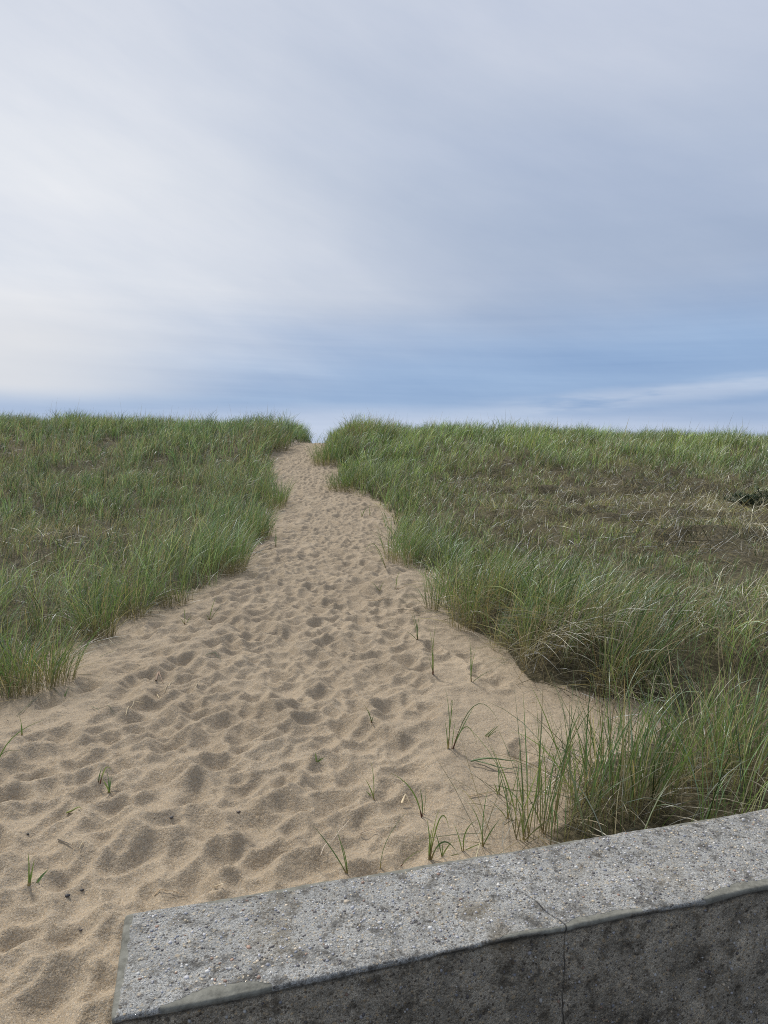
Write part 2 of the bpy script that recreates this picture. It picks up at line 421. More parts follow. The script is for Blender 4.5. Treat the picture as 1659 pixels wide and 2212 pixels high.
# ------------------------------------------------------------------ concrete wall
def build_wall():
    M = 520
    # stations along the wall: dense in view, coarse beyond
    s = np.concatenate([np.linspace(0, 1, 430) * 0.36, 0.36 + np.linspace(0, 1, 91)[1:] ** 1.6 * 0.64])
    def along(P):
        d = np.concatenate([[0], np.cumsum(np.hypot(*np.diff(P, axis=0).T))])
        # smooth through a fine resample
        tt = np.linspace(0, d[-1], 2000)
        x = np.interp(tt, d, P[:, 0]); y = np.interp(tt, d, P[:, 1])
        k = np.hanning(161); k /= k.sum()
        xp = np.pad(x, 80, 'reflect', reflect_type='odd'); yp = np.pad(y, 80, 'reflect', reflect_type='odd')
        x = np.convolve(xp, k, 'valid'); y = np.convolve(yp, k, 'valid')
        q = s * d[-1]
        return np.stack([np.interp(q, tt, x), np.interp(q, tt, y)], -1)
    F = along(WF); B = along(WB)
    rb = 0.007
    M = len(s); n = 96
    w = np.linspace(0, 1, n + 1)
    # inset top grid
    def unit(v): return v / np.linalg.norm(v, axis=-1, keepdims=True)
    U = unit(B - F); T = unit(np.gradient(F, axis=0))
    Fi = F + U * rb; Bi = B - U * rb
    Fi[:, :] += 0; 
    P = Fi[:, None] * (1 - w)[None, :, None] + Bi[:, None] * w[None, :, None]
    endshift = unit(np.gradient(0.5 * (F + B), axis=0))[0] * rb
    P += endshift[None, None] * np.exp(-np.arange(M) / 6.0)[:, None, None]
    wid = np.linalg.norm(B - F, axis=1)[:, None]
    dfront = w[None] * wid; dback = (1 - w)[None] * wid
    mid = 0.5 * (F + B); sl = np.concatenate([[0], np.cumsum(np.hypot(*np.diff(mid, axis=0).T))])
    dend = np.repeat(sl[:, None], n + 1, 1)
    x, y = P[..., 0], P[..., 1]
    z = WTOP + 0.0035 * fbm(x * 7, y * 7, 61, 4) + 0.0011 * fbm(x * 60, y * 60, 62, 2)
    z = z - 0.005 * np.exp(-dfront / 0.012) * (0.6 + 0.8 * vnoise(x * 6, y * 2, 63)) - 0.003 * np.exp(-dback / 0.015)
    V = [np.stack([x, y, z], -1).reshape(-1, 3)]
    A = {'dfront': [dfront.ravel()], 'dback': [dback.ravel()], 'dend': [dend.ravel()], 'face': [np.zeros(M * (n + 1))], 'fdepth': [np.zeros(M * (n + 1))]}
    gi = np.arange(M * (n + 1)).reshape(M, n + 1)
    Q = [np.stack([gi[:-1, :-1], gi[1:, :-1], gi[1:, 1:], gi[:-1, 1:]], -1).reshape(-1, 4)]
    # boundary loop: front from far to end, along end, back to far
    loop = np.concatenate([gi[::-1, 0], gi[0, 1:-1], gi[:, -1]])
    Lp = V[0][loop]
    nb = len(loop)
    tang = np.gradient(Lp[:, :2], axis=0)
    # outward normals, averaged to round the corners
    nrm = np.concatenate([-U[::-1], np.repeat(-unit(T[:1]), n - 1, 0), U])
    k = np.ones(9) / 9
    nrm = np.stack([np.convolve(np.pad(nrm[:, i], 4, 'edge'), k, 'valid') for i in range(2)], -1); nrm = unit(nrm)
    fmask = np.concatenate([np.ones(M), sstep(0.3, 0.0, w[1:-1]), np.zeros(M)])
    df = dfront.ravel()[loop]; db_ = dback.ravel()[loop]; de = dend.ravel()[loop]
    hts = [(rb * (math.sin(t)), rb * (1 - math.cos(t))) for t in np.linspace(0, math.pi / 2, 6)[1:]]
    lip = np.clip(0.15 + 1.1 * fbm(Lp[:, 0] * 4.5, Lp[:, 1] * 4.5, 71, 3), 0, 1)
    rows = [(o, d, f_) for (o, d), f_ in zip(hts, (0, 0, 0.2, 0.6, 0.9))] + [(rb, rb + dd, 1.0) for dd in list(np.linspace(0.004, 0.5, 110)) + [0.62]]
    prev = loop
    off = len(V[0])
    for o, d, fc in rows:
        depth = d - rb
        recess = np.where(depth > 0, 0.004 * sstep(0.0, 0.010 + 0.008 * lip, depth) * fmask, 0)
        px = Lp[:, 0] + nrm[:, 0] * (o - recess); py = Lp[:, 1] + nrm[:, 1] * (o - recess)
        rough = 0.0026 * fbm(px * 22 + depth * 9, depth * 26 + py * 7, 65, 3) * (1 if depth > 0 else 0.4)
        px = px + nrm[:, 0] * rough; py = py + nrm[:, 1] * rough
        pz = Lp[:, 2] - d
        V.append(np.stack([px, py, pz], -1))
        A['dfront'].append(df - 0 * d if fc == 0 else df - 0.0); A['dback'].append(db_); A['dend'].append(de)
        fval = np.clip(depth - 0.009 * lip, 0, 0.004) / 0.004 if depth > 0 else np.where(lip > 0.05, 0.0, fc)
        A['face'].append(fval * fmask); A['fdepth'].append(np.maximum(depth - 0.009 * lip, 0) + 0 * df)
        cur = np.arange(off, off + nb); off += nb
        Q.append(np.stack([prev[:-1], prev[1:], cur[1:], cur[:-1]], -1))
        prev = cur
    V = np.concatenate(V); Q = np.concatenate(Q)
    A = {k: np.concatenate(v) for k, v in A.items()}
    # crack coordinate: distance along the wall from the crack, shifted across the top
    A['scrack'] = (V[:, 0] - 0.455) * 0.966 + (V[:, 1] - 1.59) * 0.258 + 0.35 * np.clip((V[:, 1] - 1.318) - 0.266 * (V[:, 0] + 0.574) - 0.012, 0, 1)
    midx = np.zeros(len(Q), int)
    # proud pebbles of the exposed aggregate: small squashed stones half sunk in the surface
    ph = (1 + 5 ** 0.5) / 2
    ico = np.array([(-1, ph, 0), (1, ph, 0), (-1, -ph, 0), (1, -ph, 0), (0, -1, ph), (0, 1, ph), (0, -1, -ph), (0, 1, -ph), (ph, 0, -1), (ph, 0, 1), (-ph, 0, -1), (-ph, 0, 1)]) / math.hypot(1, ph)
    it = np.array([(0, 11, 5), (0, 5, 1), (0, 1, 7), (0, 7, 10), (0, 10, 11), (1, 5, 9), (5, 11, 4), (11, 10, 2), (10, 7, 6), (7, 1, 8), (3, 9, 4), (3, 4, 2), (3, 2, 6), (3, 6, 8), (3, 8, 9), (4, 9, 5), (2, 4, 11), (6, 2, 10), (8, 6, 7), (9, 8, 1)])
    NP = 5200
    onface = rng.random(NP) < 0.30
    si = rng.integers(8, 470, NP); wj = rng.integers(6, n - 2, NP)
    cen_ = V[gi[si, wj]].copy()
    face_start = M * (n + 1) + 5 * nb
    fi = rng.integers(5, 100, NP); li = rng.integers(60, M - 4, NP)
    cen_[onface] = V[(face_start + fi * nb + li)[onface]]
    rad = 0.0016 + 0.0029 * rng.random(NP) ** 2.0 + 0.0020 * (rng.random(NP) < 0.06)
    sc = rng.uniform(0.7, 1.3, (NP, 3))
    ang = rng.random(NP) * 6.28
    loc = ico[None] * rad[:, None, None] * sc[:, None] * rng.uniform(0.85, 1.15, (NP, 12, 1))
    ca, sa = np.cos(ang)[:, None], np.sin(ang)[:, None]
    lx = loc[..., 0] * ca - loc[..., 1] * sa; ly = loc[..., 0] * sa + loc[..., 1] * ca
    loc = np.stack([lx, ly, loc[..., 2] * np.where(onface, 1, 0.7)[:, None]], -1)
    PV = (cen_[:, None] + loc).reshape(-1, 3)
    pal = np.array([(0.48, 0.48, 0.465), (0.46, 0.39, 0.28), (0.40, 0.40, 0.42), (0.13, 0.12, 0.12), (0.30, 0.20, 0.15), (0.58, 0.565, 0.53), (0.24, 0.25, 0.28), (0.55, 0.47, 0.36)])
    pc = pal[rng.choice(8, NP, p=[.13, .10, .27, .20, .05, .05, .14, .06])] * rng.uniform(0.7, 1.15, (NP, 1))
    pc[onface] *= 0.55
    PT = (it[None] + (np.arange(NP) * 12)[:, None, None]).reshape(-1, 3) + len(V)
    col = np.concatenate([np.full((len(V), 3), 0.4), np.repeat(pc, 12, 0)])
    A = {k: np.concatenate([v, np.zeros(len(PV))]) for k, v in A.items()}
    me = make_mesh('concrete_wall', np.concatenate([V, PV]), Q, [CONC, PEB], col=col, attrs=A, tris=PT,
                   mat_idx=np.concatenate([midx, np.ones(len(PT), int)]))
    return me
link('concrete_wall', build_wall(), label='low grey concrete wall with pebbly weathered top and dark stained front face', cat='wall')

# ------------------------------------------------------------------ grass
PALG = np.array([(0.118, 0.182, 0.056), (0.158, 0.214, 0.070), (0.096, 0.156, 0.060), (0.210, 0.248, 0.100), (0.110, 0.178, 0.084)])
PALS = np.array([(0.40, 0.33, 0.19), (0.46, 0.385, 0.24), (0.33, 0.275, 0.17), (0.27, 0.235, 0.175), (0.36, 0.28, 0.145)])
PALD = np.array([(0.31, 0.285, 0.180), (0.245, 0.222, 0.138), (0.36, 0.325, 0.205), (0.165, 0.150, 0.095), (0.42, 0.375, 0.225)])

def blade_geo(root, L, az, th0, th1, w, twist, crt, cmd, ctp, S=5, power=1.5, kroot=0.30):
    N = len(root)
    t = np.linspace(0, 1, S + 1)
    tm = (t[:-1] + t[1:]) / 2
    th = th0[:, None] + (th1 - th0)[:, None] * tm[None] ** power
    azs = az[:, None] + 0.25 * np.sin(twist * 3)[:, None] * tm[None]
    d = np.stack([np.sin(th) * np.cos(azs), np.sin(th) * np.sin(azs), np.cos(th)], -1) * (L / S)[:, None, None]
    pos = np.concatenate([np.zeros((N, 1, 3)), np.cumsum(d, 1)], 1) + root[:, None]
    dn = np.concatenate([d[:, :1], d], 1); dn = dn / np.linalg.norm(dn, axis=-1, keepdims=True)
    side = np.stack([-np.sin(az), np.cos(az), 0 * az], -1)[:, None].repeat(S + 1, 1)
    bi = np.cross(dn, side)
    tw = (twist[:, None] + 0.9 * np.sin(twist * 7)[:, None] * t[None])[..., None]
    sd = side * np.cos(tw) + bi * np.sin(tw)
    wt = w[:, None] * np.clip(0.62 + 0.5 * t - 0.0, 0, 1)[None] * np.clip(1.03 - t[None] ** 2.4, 0.05, 1)
    V = np.stack([pos - sd * wt[..., None] / 2, pos + sd * wt[..., None] / 2], 2)      # N,S+1,2,3
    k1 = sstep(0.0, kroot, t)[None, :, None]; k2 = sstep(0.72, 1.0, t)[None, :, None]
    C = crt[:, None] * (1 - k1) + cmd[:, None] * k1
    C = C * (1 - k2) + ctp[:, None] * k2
    C = np.repeat(C[:, :, None], 2, 2)
    base = (np.arange(N) * (S + 1) * 2)[:, None] + (np.arange(S) * 2)[None]
    q = np.stack([base, base + 1, base + 3, base + 2], -1).reshape(-1, 4)
    return V.reshape(-1, 3), q, C.reshape(-1, 3)

def join(parts):
    V, Q, C = [], [], []; o = 0
    for v, q, c in parts:
        V.append(v); Q.append(q + o); C.append(c); o += len(v)
    return np.concatenate(V), np.concatenate(Q), np.concatenate(C)

def wall_clear(x, y):
    return y > np.interp(x, WB[:, 0], WB[:, 1]) + 0.03

def dead_zone(x, y):                 # bare, dead and thin patches
    r = np.sqrt(((x - 6.8) / 6.0) ** 2 + ((y - 11.6) / 4.4) ** 2)
    a = sstep(1.25, 0.55, r + 0.45 * fbm(x * 0.5, y * 0.5, 101, 3))
    r2 = np.sqrt(((x + 5.2) / 2.3) ** 2 + ((y - 9.6) / 2.4) ** 2)
    b = 0.55 * sstep(1.2, 0.5, r2 + 0.5 * fbm(x * 0.7, y * 0.7, 103, 3))
    c = 0.5 * sstep(0.12, 0.42, fbm(x * 0.5, y * 0.42, 107, 3)) * sstep(4.5, 6, y)
    return np.clip(np.maximum(np.maximum(a, b), c), 0, 1)

def scatter(side, y0, y1, dens, n_bl, width, S, wscale=1.0):
    """positions of tillers in the band y0..y1 of one flank of the path"""
    if side < 0: xa, xb = -(0.5625 * y1 + 2.6), -1.2
    else: xa, xb = -2.4, 0.5625 * y1 + 2.6
    n = int((xb - xa) * (y1 - y0) * dens)
    x = rng.uniform(xa, xb, n); y = rng.uniform(y0, y1, n)
    ins = (xl(y) - x) if side < 0 else (x - xr(y))
    ins = ins + 0.16 * vnoise(x * 3, y * 3, 111) + 0.10 * vnoise(x * 7, y * 7, 113) - 0.06
    if side > 0: ins = ins - 0.14 * np.exp(-((y - 4.65) / 0.95) ** 4)
    else: ins = ins - 0.10 * sstep(9, 6, y)
    keep = (ins > 0.0) & (np.abs(x) < 0.5625 * y + 2.6) & (wall_clear(x, y) | (x < -1))
    dz = dead_zone(x, y)
    edge = sstep(0.9, 0.0, ins)
    clump = sstep(-0.6, 0.15, vnoise(x * 1.7, y * 1.5, 171) + 0.6 * vnoise(x * 4.1, y * 3.6, 173))
    pk = (1 - 0.30 * dz) * (0.82 + 0.3 * edge) * ((0.22 if side < 0 else 0.30) + 0.68 * np.maximum(clump, edge * 0.6))
    if side > 0:      # open sandy bay behind the wall
        bay = np.exp(-((x - 1.35) / 0.45) ** 2 - ((y - 3.35) / 0.30) ** 2); pk = pk * (1 - 0.9 * bay)
        thin = sstep(1.05, 0.1, ins) * sstep(3.5, 3.1, y); pk = pk * (1 - 0.88 * thin)
    keep &= rng.random(n) < pk
    x, y, ins, dz, edge, clump = x[keep], y[keep], ins[keep], dz[keep], edge[keep], clump[keep]
    m = len(x)
    # tiller properties
    far = sstep(12, 24, y)
    hgt = (0.48 - (0.08 if side < 0 else 0.0) * sstep(6.5, 5.0, y) + (0.13 * sstep(5.0, 7.0, y) if side < 0 else 0.03) * edge * sstep(4, 7, y) + 0.10 * fbm(x * 0.6, y * 0.6, 121, 2) + 0.10 * far) * (1 - 0.46 * dz) * (0.72 + 0.28 * clump)
    if side > 0: hgt = hgt * (1 - 0.54 * sstep(0.35, 1.1, ins) * sstep(3.7, 4.6, y) * sstep(10, 7.5, y) - 0.40 * sstep(0.5, 1.6, ins) * sstep(7.5, 10, y) * sstep(19, 15, y))
    else: hgt = hgt * (1 - 0.20 * sstep(0.9, 2.2, ins) * sstep(4, 6, y) * sstep(20, 15, y))
    hgt = hgt * (1 + 0.30 * vnoise(x * 1.1, y * 1.1, 177) * sstep(17, 22, y))
    hgt = hgt * np.where((side > 0) & (y < 3.6), 0.92, 1.0)
    green = np.clip(0.86 - 0.36 * dz + 0.10 * edge + 0.22 * fbm(x * 0.35, y * 0.35, 131, 3), 0.08, 0.95)
    if side > 0: green = np.clip(green - 0.10 * sstep(6, 12, y) * sstep(22, 15, y) - 0.18 * sstep(1.2, 2.2, x) * sstep(6.5, 4, y) + 0.12 * sstep(21, 25, y), 0.06, 0.95)
    else: green = np.clip(green - 0.12 * sstep(8, 11, y) * sstep(24, 16, y), 0.06, 0.95)
    lean = rng.normal(0, 1.0, m) * 1.3 + 0.15        # azimuth around the wind direction (+x)
    caz = np.where(rng.random(m) < 0.66, rng.normal(0.1, 0.65, m), rng.uniform(-np.pi, np.pi, m))
    r = n_bl
    rep = np.repeat(np.arange(m), r)
    N = len(rep)
    rr = 0.018 + 0.05 * rng.random(N); ra = rng.random(N) * 6.283
    bx = x[rep] + rr * np.cos(ra); by = y[rep] + rr * np.sin(ra)
    root = np.stack([bx, by, zat(bx, by) - 0.012], -1)
    L = hgt[rep] * (0.62 + 0.62 * rng.random(N) ** 0.9)
    sweep = (1.0 if side > 0 else 0.35)
    long_ = sstep(7.5, 4.5, y)[rep] * (1 if side > 0 else 0)      # long swept blades in the right foreground
    stalk = (rng.random(N) < 0.012)
    L = L * np.where(stalk, 1.45, 1.0)
    L = L * (1 + 0.22 * long_ * sstep(2.6, 3.6, y)[rep])
    az = caz[rep] + rng.normal(0, 0.75, N)
    # spread outwards from the tiller centre as well
    az = np.arctan2(np.sin(az) + 0.6 * np.sin(ra), np.cos(az) + 0.6 * np.cos(ra))
    th0 = np.abs(rng.normal(0.10, 0.14, N)) + 0.08 * sweep
    up = rng.random(N) < np.where(y < 3.0, 0.45, 0.2)[rep] * (1 if side > 0 else 0.6)
    th1 = th0 + np.where(up, 0.15 + 0.3 * rng.random(N), 0.35 + 1.15 * rng.random(N) ** 1.2 + 0.35 * long_ + (0.35 if side < 0 else 0) * sstep(8, 5.5, y)[rep] * rng.random(N))
    th1 = np.where(stalk, th0 + 0.2, th1)
    isg = (rng.random(N) < green[rep]) & ~stalk
    tint = ((1 + 0.25 * fbm(x * 0.8, y * 0.8, 141, 2)) * rng.choice([0.45, 0.68, 0.95, 1.25, 1.7], m))[rep][:, None]
    g = PALG[rng.integers(0, 5, N)] * tint * rng.uniform(0.6, 1.45, (N, 1))
    g = g * (1 + 0.28 * sstep(14, 20, y)[rep][:, None] * (1 if side > 0 else 0.3))
    if side < 0: g = g * np.array([0.93, 0.97, 1.18])
    warm = sstep(-0.1, 0.6, fbm(x * 0.3, y * 0.3, 151, 3))[rep][:, None] * 0.5
    g = g * (1 - warm) + warm * g * np.array([1.35, 1.12, 0.9])
    s = PALS[rng.integers(0, 5, N)] * rng.uniform(0.6, 1.2, (N, 1))
    md = np.where(isg[:, None], g, s)
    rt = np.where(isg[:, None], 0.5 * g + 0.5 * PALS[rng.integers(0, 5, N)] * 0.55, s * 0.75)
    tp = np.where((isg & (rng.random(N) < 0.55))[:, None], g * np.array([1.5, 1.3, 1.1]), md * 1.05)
    bold = (rng.random(N) < 0.17)
    w = width * rng.uniform(0.6, 1.35, N) * np.where(isg, 1.0, 0.75) * np.where(bold, 1.6, 1.0)
    md = np.where(bold[:, None], 0.55 * md * np.array([1.5, 1.4, 1.4]) + 0.45 * np.array([0.36, 0.39, 0.28]), md)  # paler colour on some blades, highlights painted in as glints
    tw = rng.normal(0, 0.9, N)
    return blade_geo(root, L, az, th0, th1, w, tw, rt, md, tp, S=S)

def thatch(side, y0, y1, dens, width, S=3):
    if side < 0: xa, xb = -(0.5625 * y1 + 2.6), -1.2
    else: xa, xb = -2.4, 0.5625 * y1 + 2.6
    n = int((xb - xa) * (y1 - y0) * dens)
    x = rng.uniform(xa, xb, n); y = rng.uniform(y0, y1, n)
    ins = (xl(y) - x) if side < 0 else (x - xr(y))
    keep = (ins > -0.04 + 0.10 * vnoise(x * 3, y * 3, 111)) & (np.abs(x) < 0.5625 * y + 2.6) & (wall_clear(x, y) | (x < -1))
    dz = dead_zone(x, y)
    keep &= rng.random(n) < (0.45 + 0.55 * np.maximum(dz, sstep(0.35, 0.0, ins))) * sstep(-0.45, 0.25, fbm(x * 1.4, y * 1.6, 183, 3))
    x, y, dz = x[keep], y[keep], dz[keep]; N = len(x)
    root = np.stack([x, y, zat(x, y) + 0.005 + (0.04 + 0.07 * dz) * rng.random(N) ** 2], -1)
    L = rng.uniform(0.14, 0.42, N)
    az = rng.uniform(-np.pi, np.pi, N)
    th0 = rng.uniform(0.30, 1.45, N); th1 = np.minimum(th0 + rng.uniform(0.1, 0.9, N), 1.75)
    drift = np.clip(0.80 + 1.6 * fbm(x * 1.1, y * 1.3, 181, 3), 0.22, 1.7)[:, None]
    c = PALD[rng.integers(0, 5, N)] * rng.uniform(0.55, 1.2, (N, 1)) * drift
    c = np.where((rng.random(N) < 0.22)[:, None], PALS[rng.integers(0, 5, N)] * 0.95, c)
    return blade_geo(root, L, az, th0, th1, width * rng.uniform(0.6, 1.2, N), rng.normal(0, 0.7, N), c * 0.85, c, c, S=S)

BANDS = [(1.85, 4.0, 85, 9, 0.0044, 7), (4.0, 7.0, 76, 9, 0.0050, 6), (7.0, 11.5, 68, 9, 0.0063, 5), (11.5, 18, 54, 9, 0.0085, 4), (18, 33, 42, 8, 0.0118, 4)]
for side, lab in ((-1, 'dense green marram grass covering the dune left of the sand path'), (1, 'green and straw coloured marram grass covering the dune right of the sand path')):
    v, q_, c_ = join([scatter(side, *b) for b in BANDS])
    link('dune_grass', make_mesh('dune_grass', v, q_, [GRASS], col=c_), label=lab, cat='grass', kind='stuff')
for side, lab in ((-1, 'grey brown dead grass matted between the green blades left of the path'), (1, 'tan and brown dead grass matted over the thin patch right of the path')):
    v, q_, c_ = join([thatch(side, 1.85, 4.0, 420, 0.0036), thatch(side, 4.0, 8, 330, 0.0046), thatch(side, 8, 18, 210, 0.0075), thatch(side, 18, 32, 90, 0.011)])
    link('dead_grass', make_mesh('dead_grass', v, q_, [GRASS], col=c_), label=lab, cat='dead grass', kind='stuff')

# ------------------------------------------------------------------ single tussocks along the edges of the path
def tussock(u, v, rx, ry, n, hgt, lab, lean=0.0, wind=0.8, green=0.85, dead=60, dead_len=0.35, dead_dir=None, width=0.0048, upright=0.3, blue=0.0, S=7, drop=0.9, pos=None, dead_z=0.05, dead_sp=0.5):
    c = at(u, v) if pos is None else np.array([pos[0], pos[1], float(zat(*pos))])
    o = bpy.data.objects.new('grass_tussock', None); COL.objects.link(o); o.location = c
    o['label'] = lab; o['category'] = 'grass tussock'; o['group'] = 'marram tussocks edging the sand path'
    def spots(k):
        r = np.sqrt(rng.random(k)); a_ = rng.random(k) * 6.283
        x = c[0] + rx * r * np.cos(a_); y = c[1] + ry * r * np.sin(a_)
        return x, y, r, a_
    x, y, r, a_ = spots(n)
    root = np.stack([x, y, zat(x, y) - 0.01], -1) - c
    L = hgt * rng.uniform(0.55, 1.15, n)
    az = np.arctan2(0.8 * np.sin(a_) * r + rng.normal(0, 0.5, n) + 0.25 * math.sin(lean), 0.8 * np.cos(a_) * r + wind + rng.normal(0, 0.5, n))
    th0 = 0.06 + 0.28 * r * rng.random(n) + 0.05 * wind
    up = rng.random(n) < upright
    th1 = th0 + np.where(up, rng.uniform(0.1, 0.4, n), rng.uniform(0.4, 0.4 + drop, n))
    isg = rng.random(n) < green
    g = PALG[rng.integers(0, 5, n)] * rng.uniform(0.8, 1.35, (n, 1))
    g = g * (1 - blue) + blue * g * np.array([1.05, 1.15, 1.6])
    s = PALS[rng.integers(0, 5, n)] * rng.uniform(0.75, 1.1, (n, 1))
    md = np.where(isg[:, None], g, s)
    rt = np.where(isg[:, None], PALS[rng.integers(0, 5, n)] * rng.uniform(0.5, 0.95, (n, 1)), s * 0.8)
    tp = np.where((rng.random(n) < 0.4)[:, None], md * np.array([1.45, 1.25, 1.05]), md)
    vv, qq, cc = blade_geo(root, L, az, th0, th1, width * rng.uniform(0.65, 1.3, n), rng.normal(0, 0.8, n), rt, md, tp, S=S, kroot=0.5)
    link('green_leaves', make_mesh('grass_tussock_leaves', vv, qq, [GRASS], col=cc), parent=o)
    if dead:
        x, y, r, a_ = spots(dead)
        root = np.stack([x, y, zat(x, y) + 0.02 + dead_z * rng.random(dead)], -1) - c
        az = a_ + rng.normal(0, 0.6, dead) if dead_dir is None else rng.normal(dead_dir, dead_sp, dead)
        th0 = rng.uniform(0.5, 1.3, dead); th1 = np.minimum(th0 + rng.uniform(0.3, 1.0, dead), 1.75 + (0.25 if dead_z > 0.06 else 0))
        s = np.where((rng.random(dead) < 0.6)[:, None], PALD[rng.integers(0, 5, dead)], PALS[rng.integers(0, 5, dead)]) * rng.uniform(0.6, 1.1, (dead, 1))
        vv, qq, cc = blade_geo(root, dead_len * rng.uniform(0.5, 1.2, dead), az, th0, th1, 0.8 * width * rng.uniform(0.6, 1.2, dead), rng.normal(0, 0.7, dead), s * 0.6, s, s * 1.1, S=6, power=1.2)
        link('dead_leaves', make_mesh('grass_tussock_dead_leaves', vv, qq, [GRASS], col=cc), parent=o)
    return o

tussock(985, 1322, 0.27, 0.20, 270, 0.56, 'tall bushy tussock with tan stems standing above the first dark hollow on the right bank', wind=0.55, green=0.72, dead=170, upright=0.35, pos=(0.76, 5.26), dead_dir=-1.9, dead_len=0.40, dead_z=0.14, dead_sp=0.7)
tussock(1120, 1390, 0.30, 0.20, 250, 0.46, 'tussock of pale drooping blades swept over the dark matted hollow', wind=1.1, green=0.86, dead=200, dead_len=0.45, dead_dir=-2.0, blue=0.25, upright=0.15, drop=1.2, pos=(1.05, 4.72))
tussock(1215, 1468, 0.34, 0.14, 110, 0.50, 'collapsed tussock of grey dead leaves lying in a low mat on the sand edge', wind=1.0, green=0.45, dead=400, dead_len=0.52, dead_dir=-1.3, upright=0.2, pos=(1.16, 4.20), dead_z=0.16, dead_sp=0.9)
tussock(1320, 1535, 0.16, 0.14, 150, 0.62, 'straw stemmed tussock at the inner corner of the bare sand bay', wind=0.7, green=0.6, dead=150, dead_len=0.4, dead_dir=-1.9, pos=(1.36, 3.80))
tussock(932, 1318, 0.06, 0.05, 50, 0.42, 'small upright blue green tuft on the sand just left of the tall bushy tussock', wind=0.1, green=0.9, dead=16, upright=0.7, blue=0.3)
tussock(1085, 1440, 0.07, 0.10, 70, 0.56, 'thin upright tuft with orange stems poking through the front of the dead mat', wind=0.4, green=0.75, dead=30, upright=0.6, pos=(0.95, 4.40))
tussock(872, 1215, 0.22, 0.34, 260, 0.54, 'green tussock with orange stem bases where the right edge steps out', wind=0.8, green=0.85, dead=90)
tussock(752, 1056, 0.45, 0.45, 420, 0.55, 'low rounded tussock jutting alone into the far narrowing of the path', wind=0.2, green=0.84, dead=160, width=0.0085, S=5)
tussock(712, 1000, 0.55, 0.7, 420, 0.75, 'upright green tussock at the foot of the right side of the notch', wind=0.4, green=0.92, dead=120, width=0.010, S=5, upright=0.6)
tussock(800, 945, 0.9, 0.9, 600, 0.8, 'tan topped windswept tussock crowning the right side of the notch', wind=0.8, green=0.6, dead=160, width=0.0115, S=5)
tussock(588, 955, 0.5, 0.9, 420, 0.75, 'dark windswept tussock crowning the left side of the notch', wind=0.5, green=0.75, dead=260, width=0.0115, S=5)
tussock(212, 1378, 0.13, 0.12, 190, 0.50, 'tussock with a bundle of thick tan stems bared at its foot on the left edge', wind=0.1, green=0.82, dead=90, dead_dir=3.0, dead_len=0.4)
tussock(290, 1333, 0.13, 0.13, 150, 0.46, 'fan shaped bright green tussock between the tan stemmed one and the slim ones', wind=0.3, green=0.88, dead=50)
tussock(366, 1310, 0.09, 0.10, 80, 0.40, 'small tussock leaning over a straw litter ledge on the left edge', wind=-0.3, green=0.85, dead=40)
tussock(398, 1306, 0.05, 0.05, 36, 0.40, 'slim yellow green tussock standing just clear on the sand at the left edge', wind=0.2, green=0.9, dead=8, upright=0.6)
tussock(482, 1240, 0.26, 0.22, 380, 0.62, 'large blue green tussock with grey dead skirt on the left corner of the path', wind=0.5, green=0.88, dead=150, blue=0.35)
tussock(560, 1165, 0.18, 0.4, 260, 0.55, 'dark green tussock row end beside the middle of the path on the left', wind=0.2, green=0.86, dead=70, width=0.0055)
tussock(600, 1095, 0.16, 0.8, 300, 0.62, 'bright leafy tussock where the left edge bulges towards the path', wind=0.1, green=0.92, dead=60, width=0.007, S=5)
tussock(70, 1488, 0.24, 0.20, 330, 0.42, 'low sprawling tussock with orange dead leaves at the near end of the left edge', wind=0.2, green=0.75, dead=170, dead_len=0.3, upright=0.1)
tussock(1195, 1798, 0.16, 0.10, 60, 0.52, 'sparse upright dark green tussock rising right behind the middle of the wall', wind=0.2, green=0.92, dead=20, width=0.0055, upright=0.8)
tussock(1340, 1745, 0.22, 0.14, 200, 0.54, 'thick upright dark green tussock with straw litter behind the wall', wind=0.2, green=0.86, dead=110, dead_len=0.4, width=0.0055, upright=0.7)
tussock(1560, 1690, 0.26, 0.16, 230, 0.56, 'mixed straw and green tussock crowding the far end of the wall', wind=0.1, green=0.66, dead=130, dead_len=0.45, width=0.005, upright=0.5)

# ------------------------------------------------------------------ single sprigs on the bare sand
def curve_blade(P0, P1, P2, w, c0, c1, c2, S=9, tip=0.06):
    t = np.linspace(0, 1, S + 1)[:, None]
    p = (1 - t) ** 2 * P0 + 2 * t * (1 - t) * P1 + t ** 2 * P2
    d = np.gradient(p, axis=0); d /= np.linalg.norm(d, axis=1, keepdims=True) + 1e-9
    view = np.array([0.25, -1.0, 0.45]) + rng.normal(0, 0.25, 3)
    sd = np.cross(d, view); sd /= np.linalg.norm(sd, axis=1, keepdims=True) + 1e-9
    nb = np.cross(sd, d)
    wt = w * np.clip(0.7 + 0.9 * t, 0, 1) * np.clip(1.02 - t ** 2.6, tip, 1)
    V = np.stack([p - sd * wt / 2, p + nb * wt * 0.22, p + sd * wt / 2], 1).reshape(-1, 3)      # folded leaf
    k1 = sstep(0.02, 0.32, t); k2 = sstep(0.75, 1, t)
    C = c0 * (1 - k1) + c1 * k1; C = C * (1 - k2) + c2 * k2
    b = np.arange(S) * 3
    q = np.concatenate([np.stack([b, b + 1, b + 4, b + 3], -1), np.stack([b + 1, b + 2, b + 5, b + 4], -1)])
    return V, q, np.repeat(C, 3, 0)

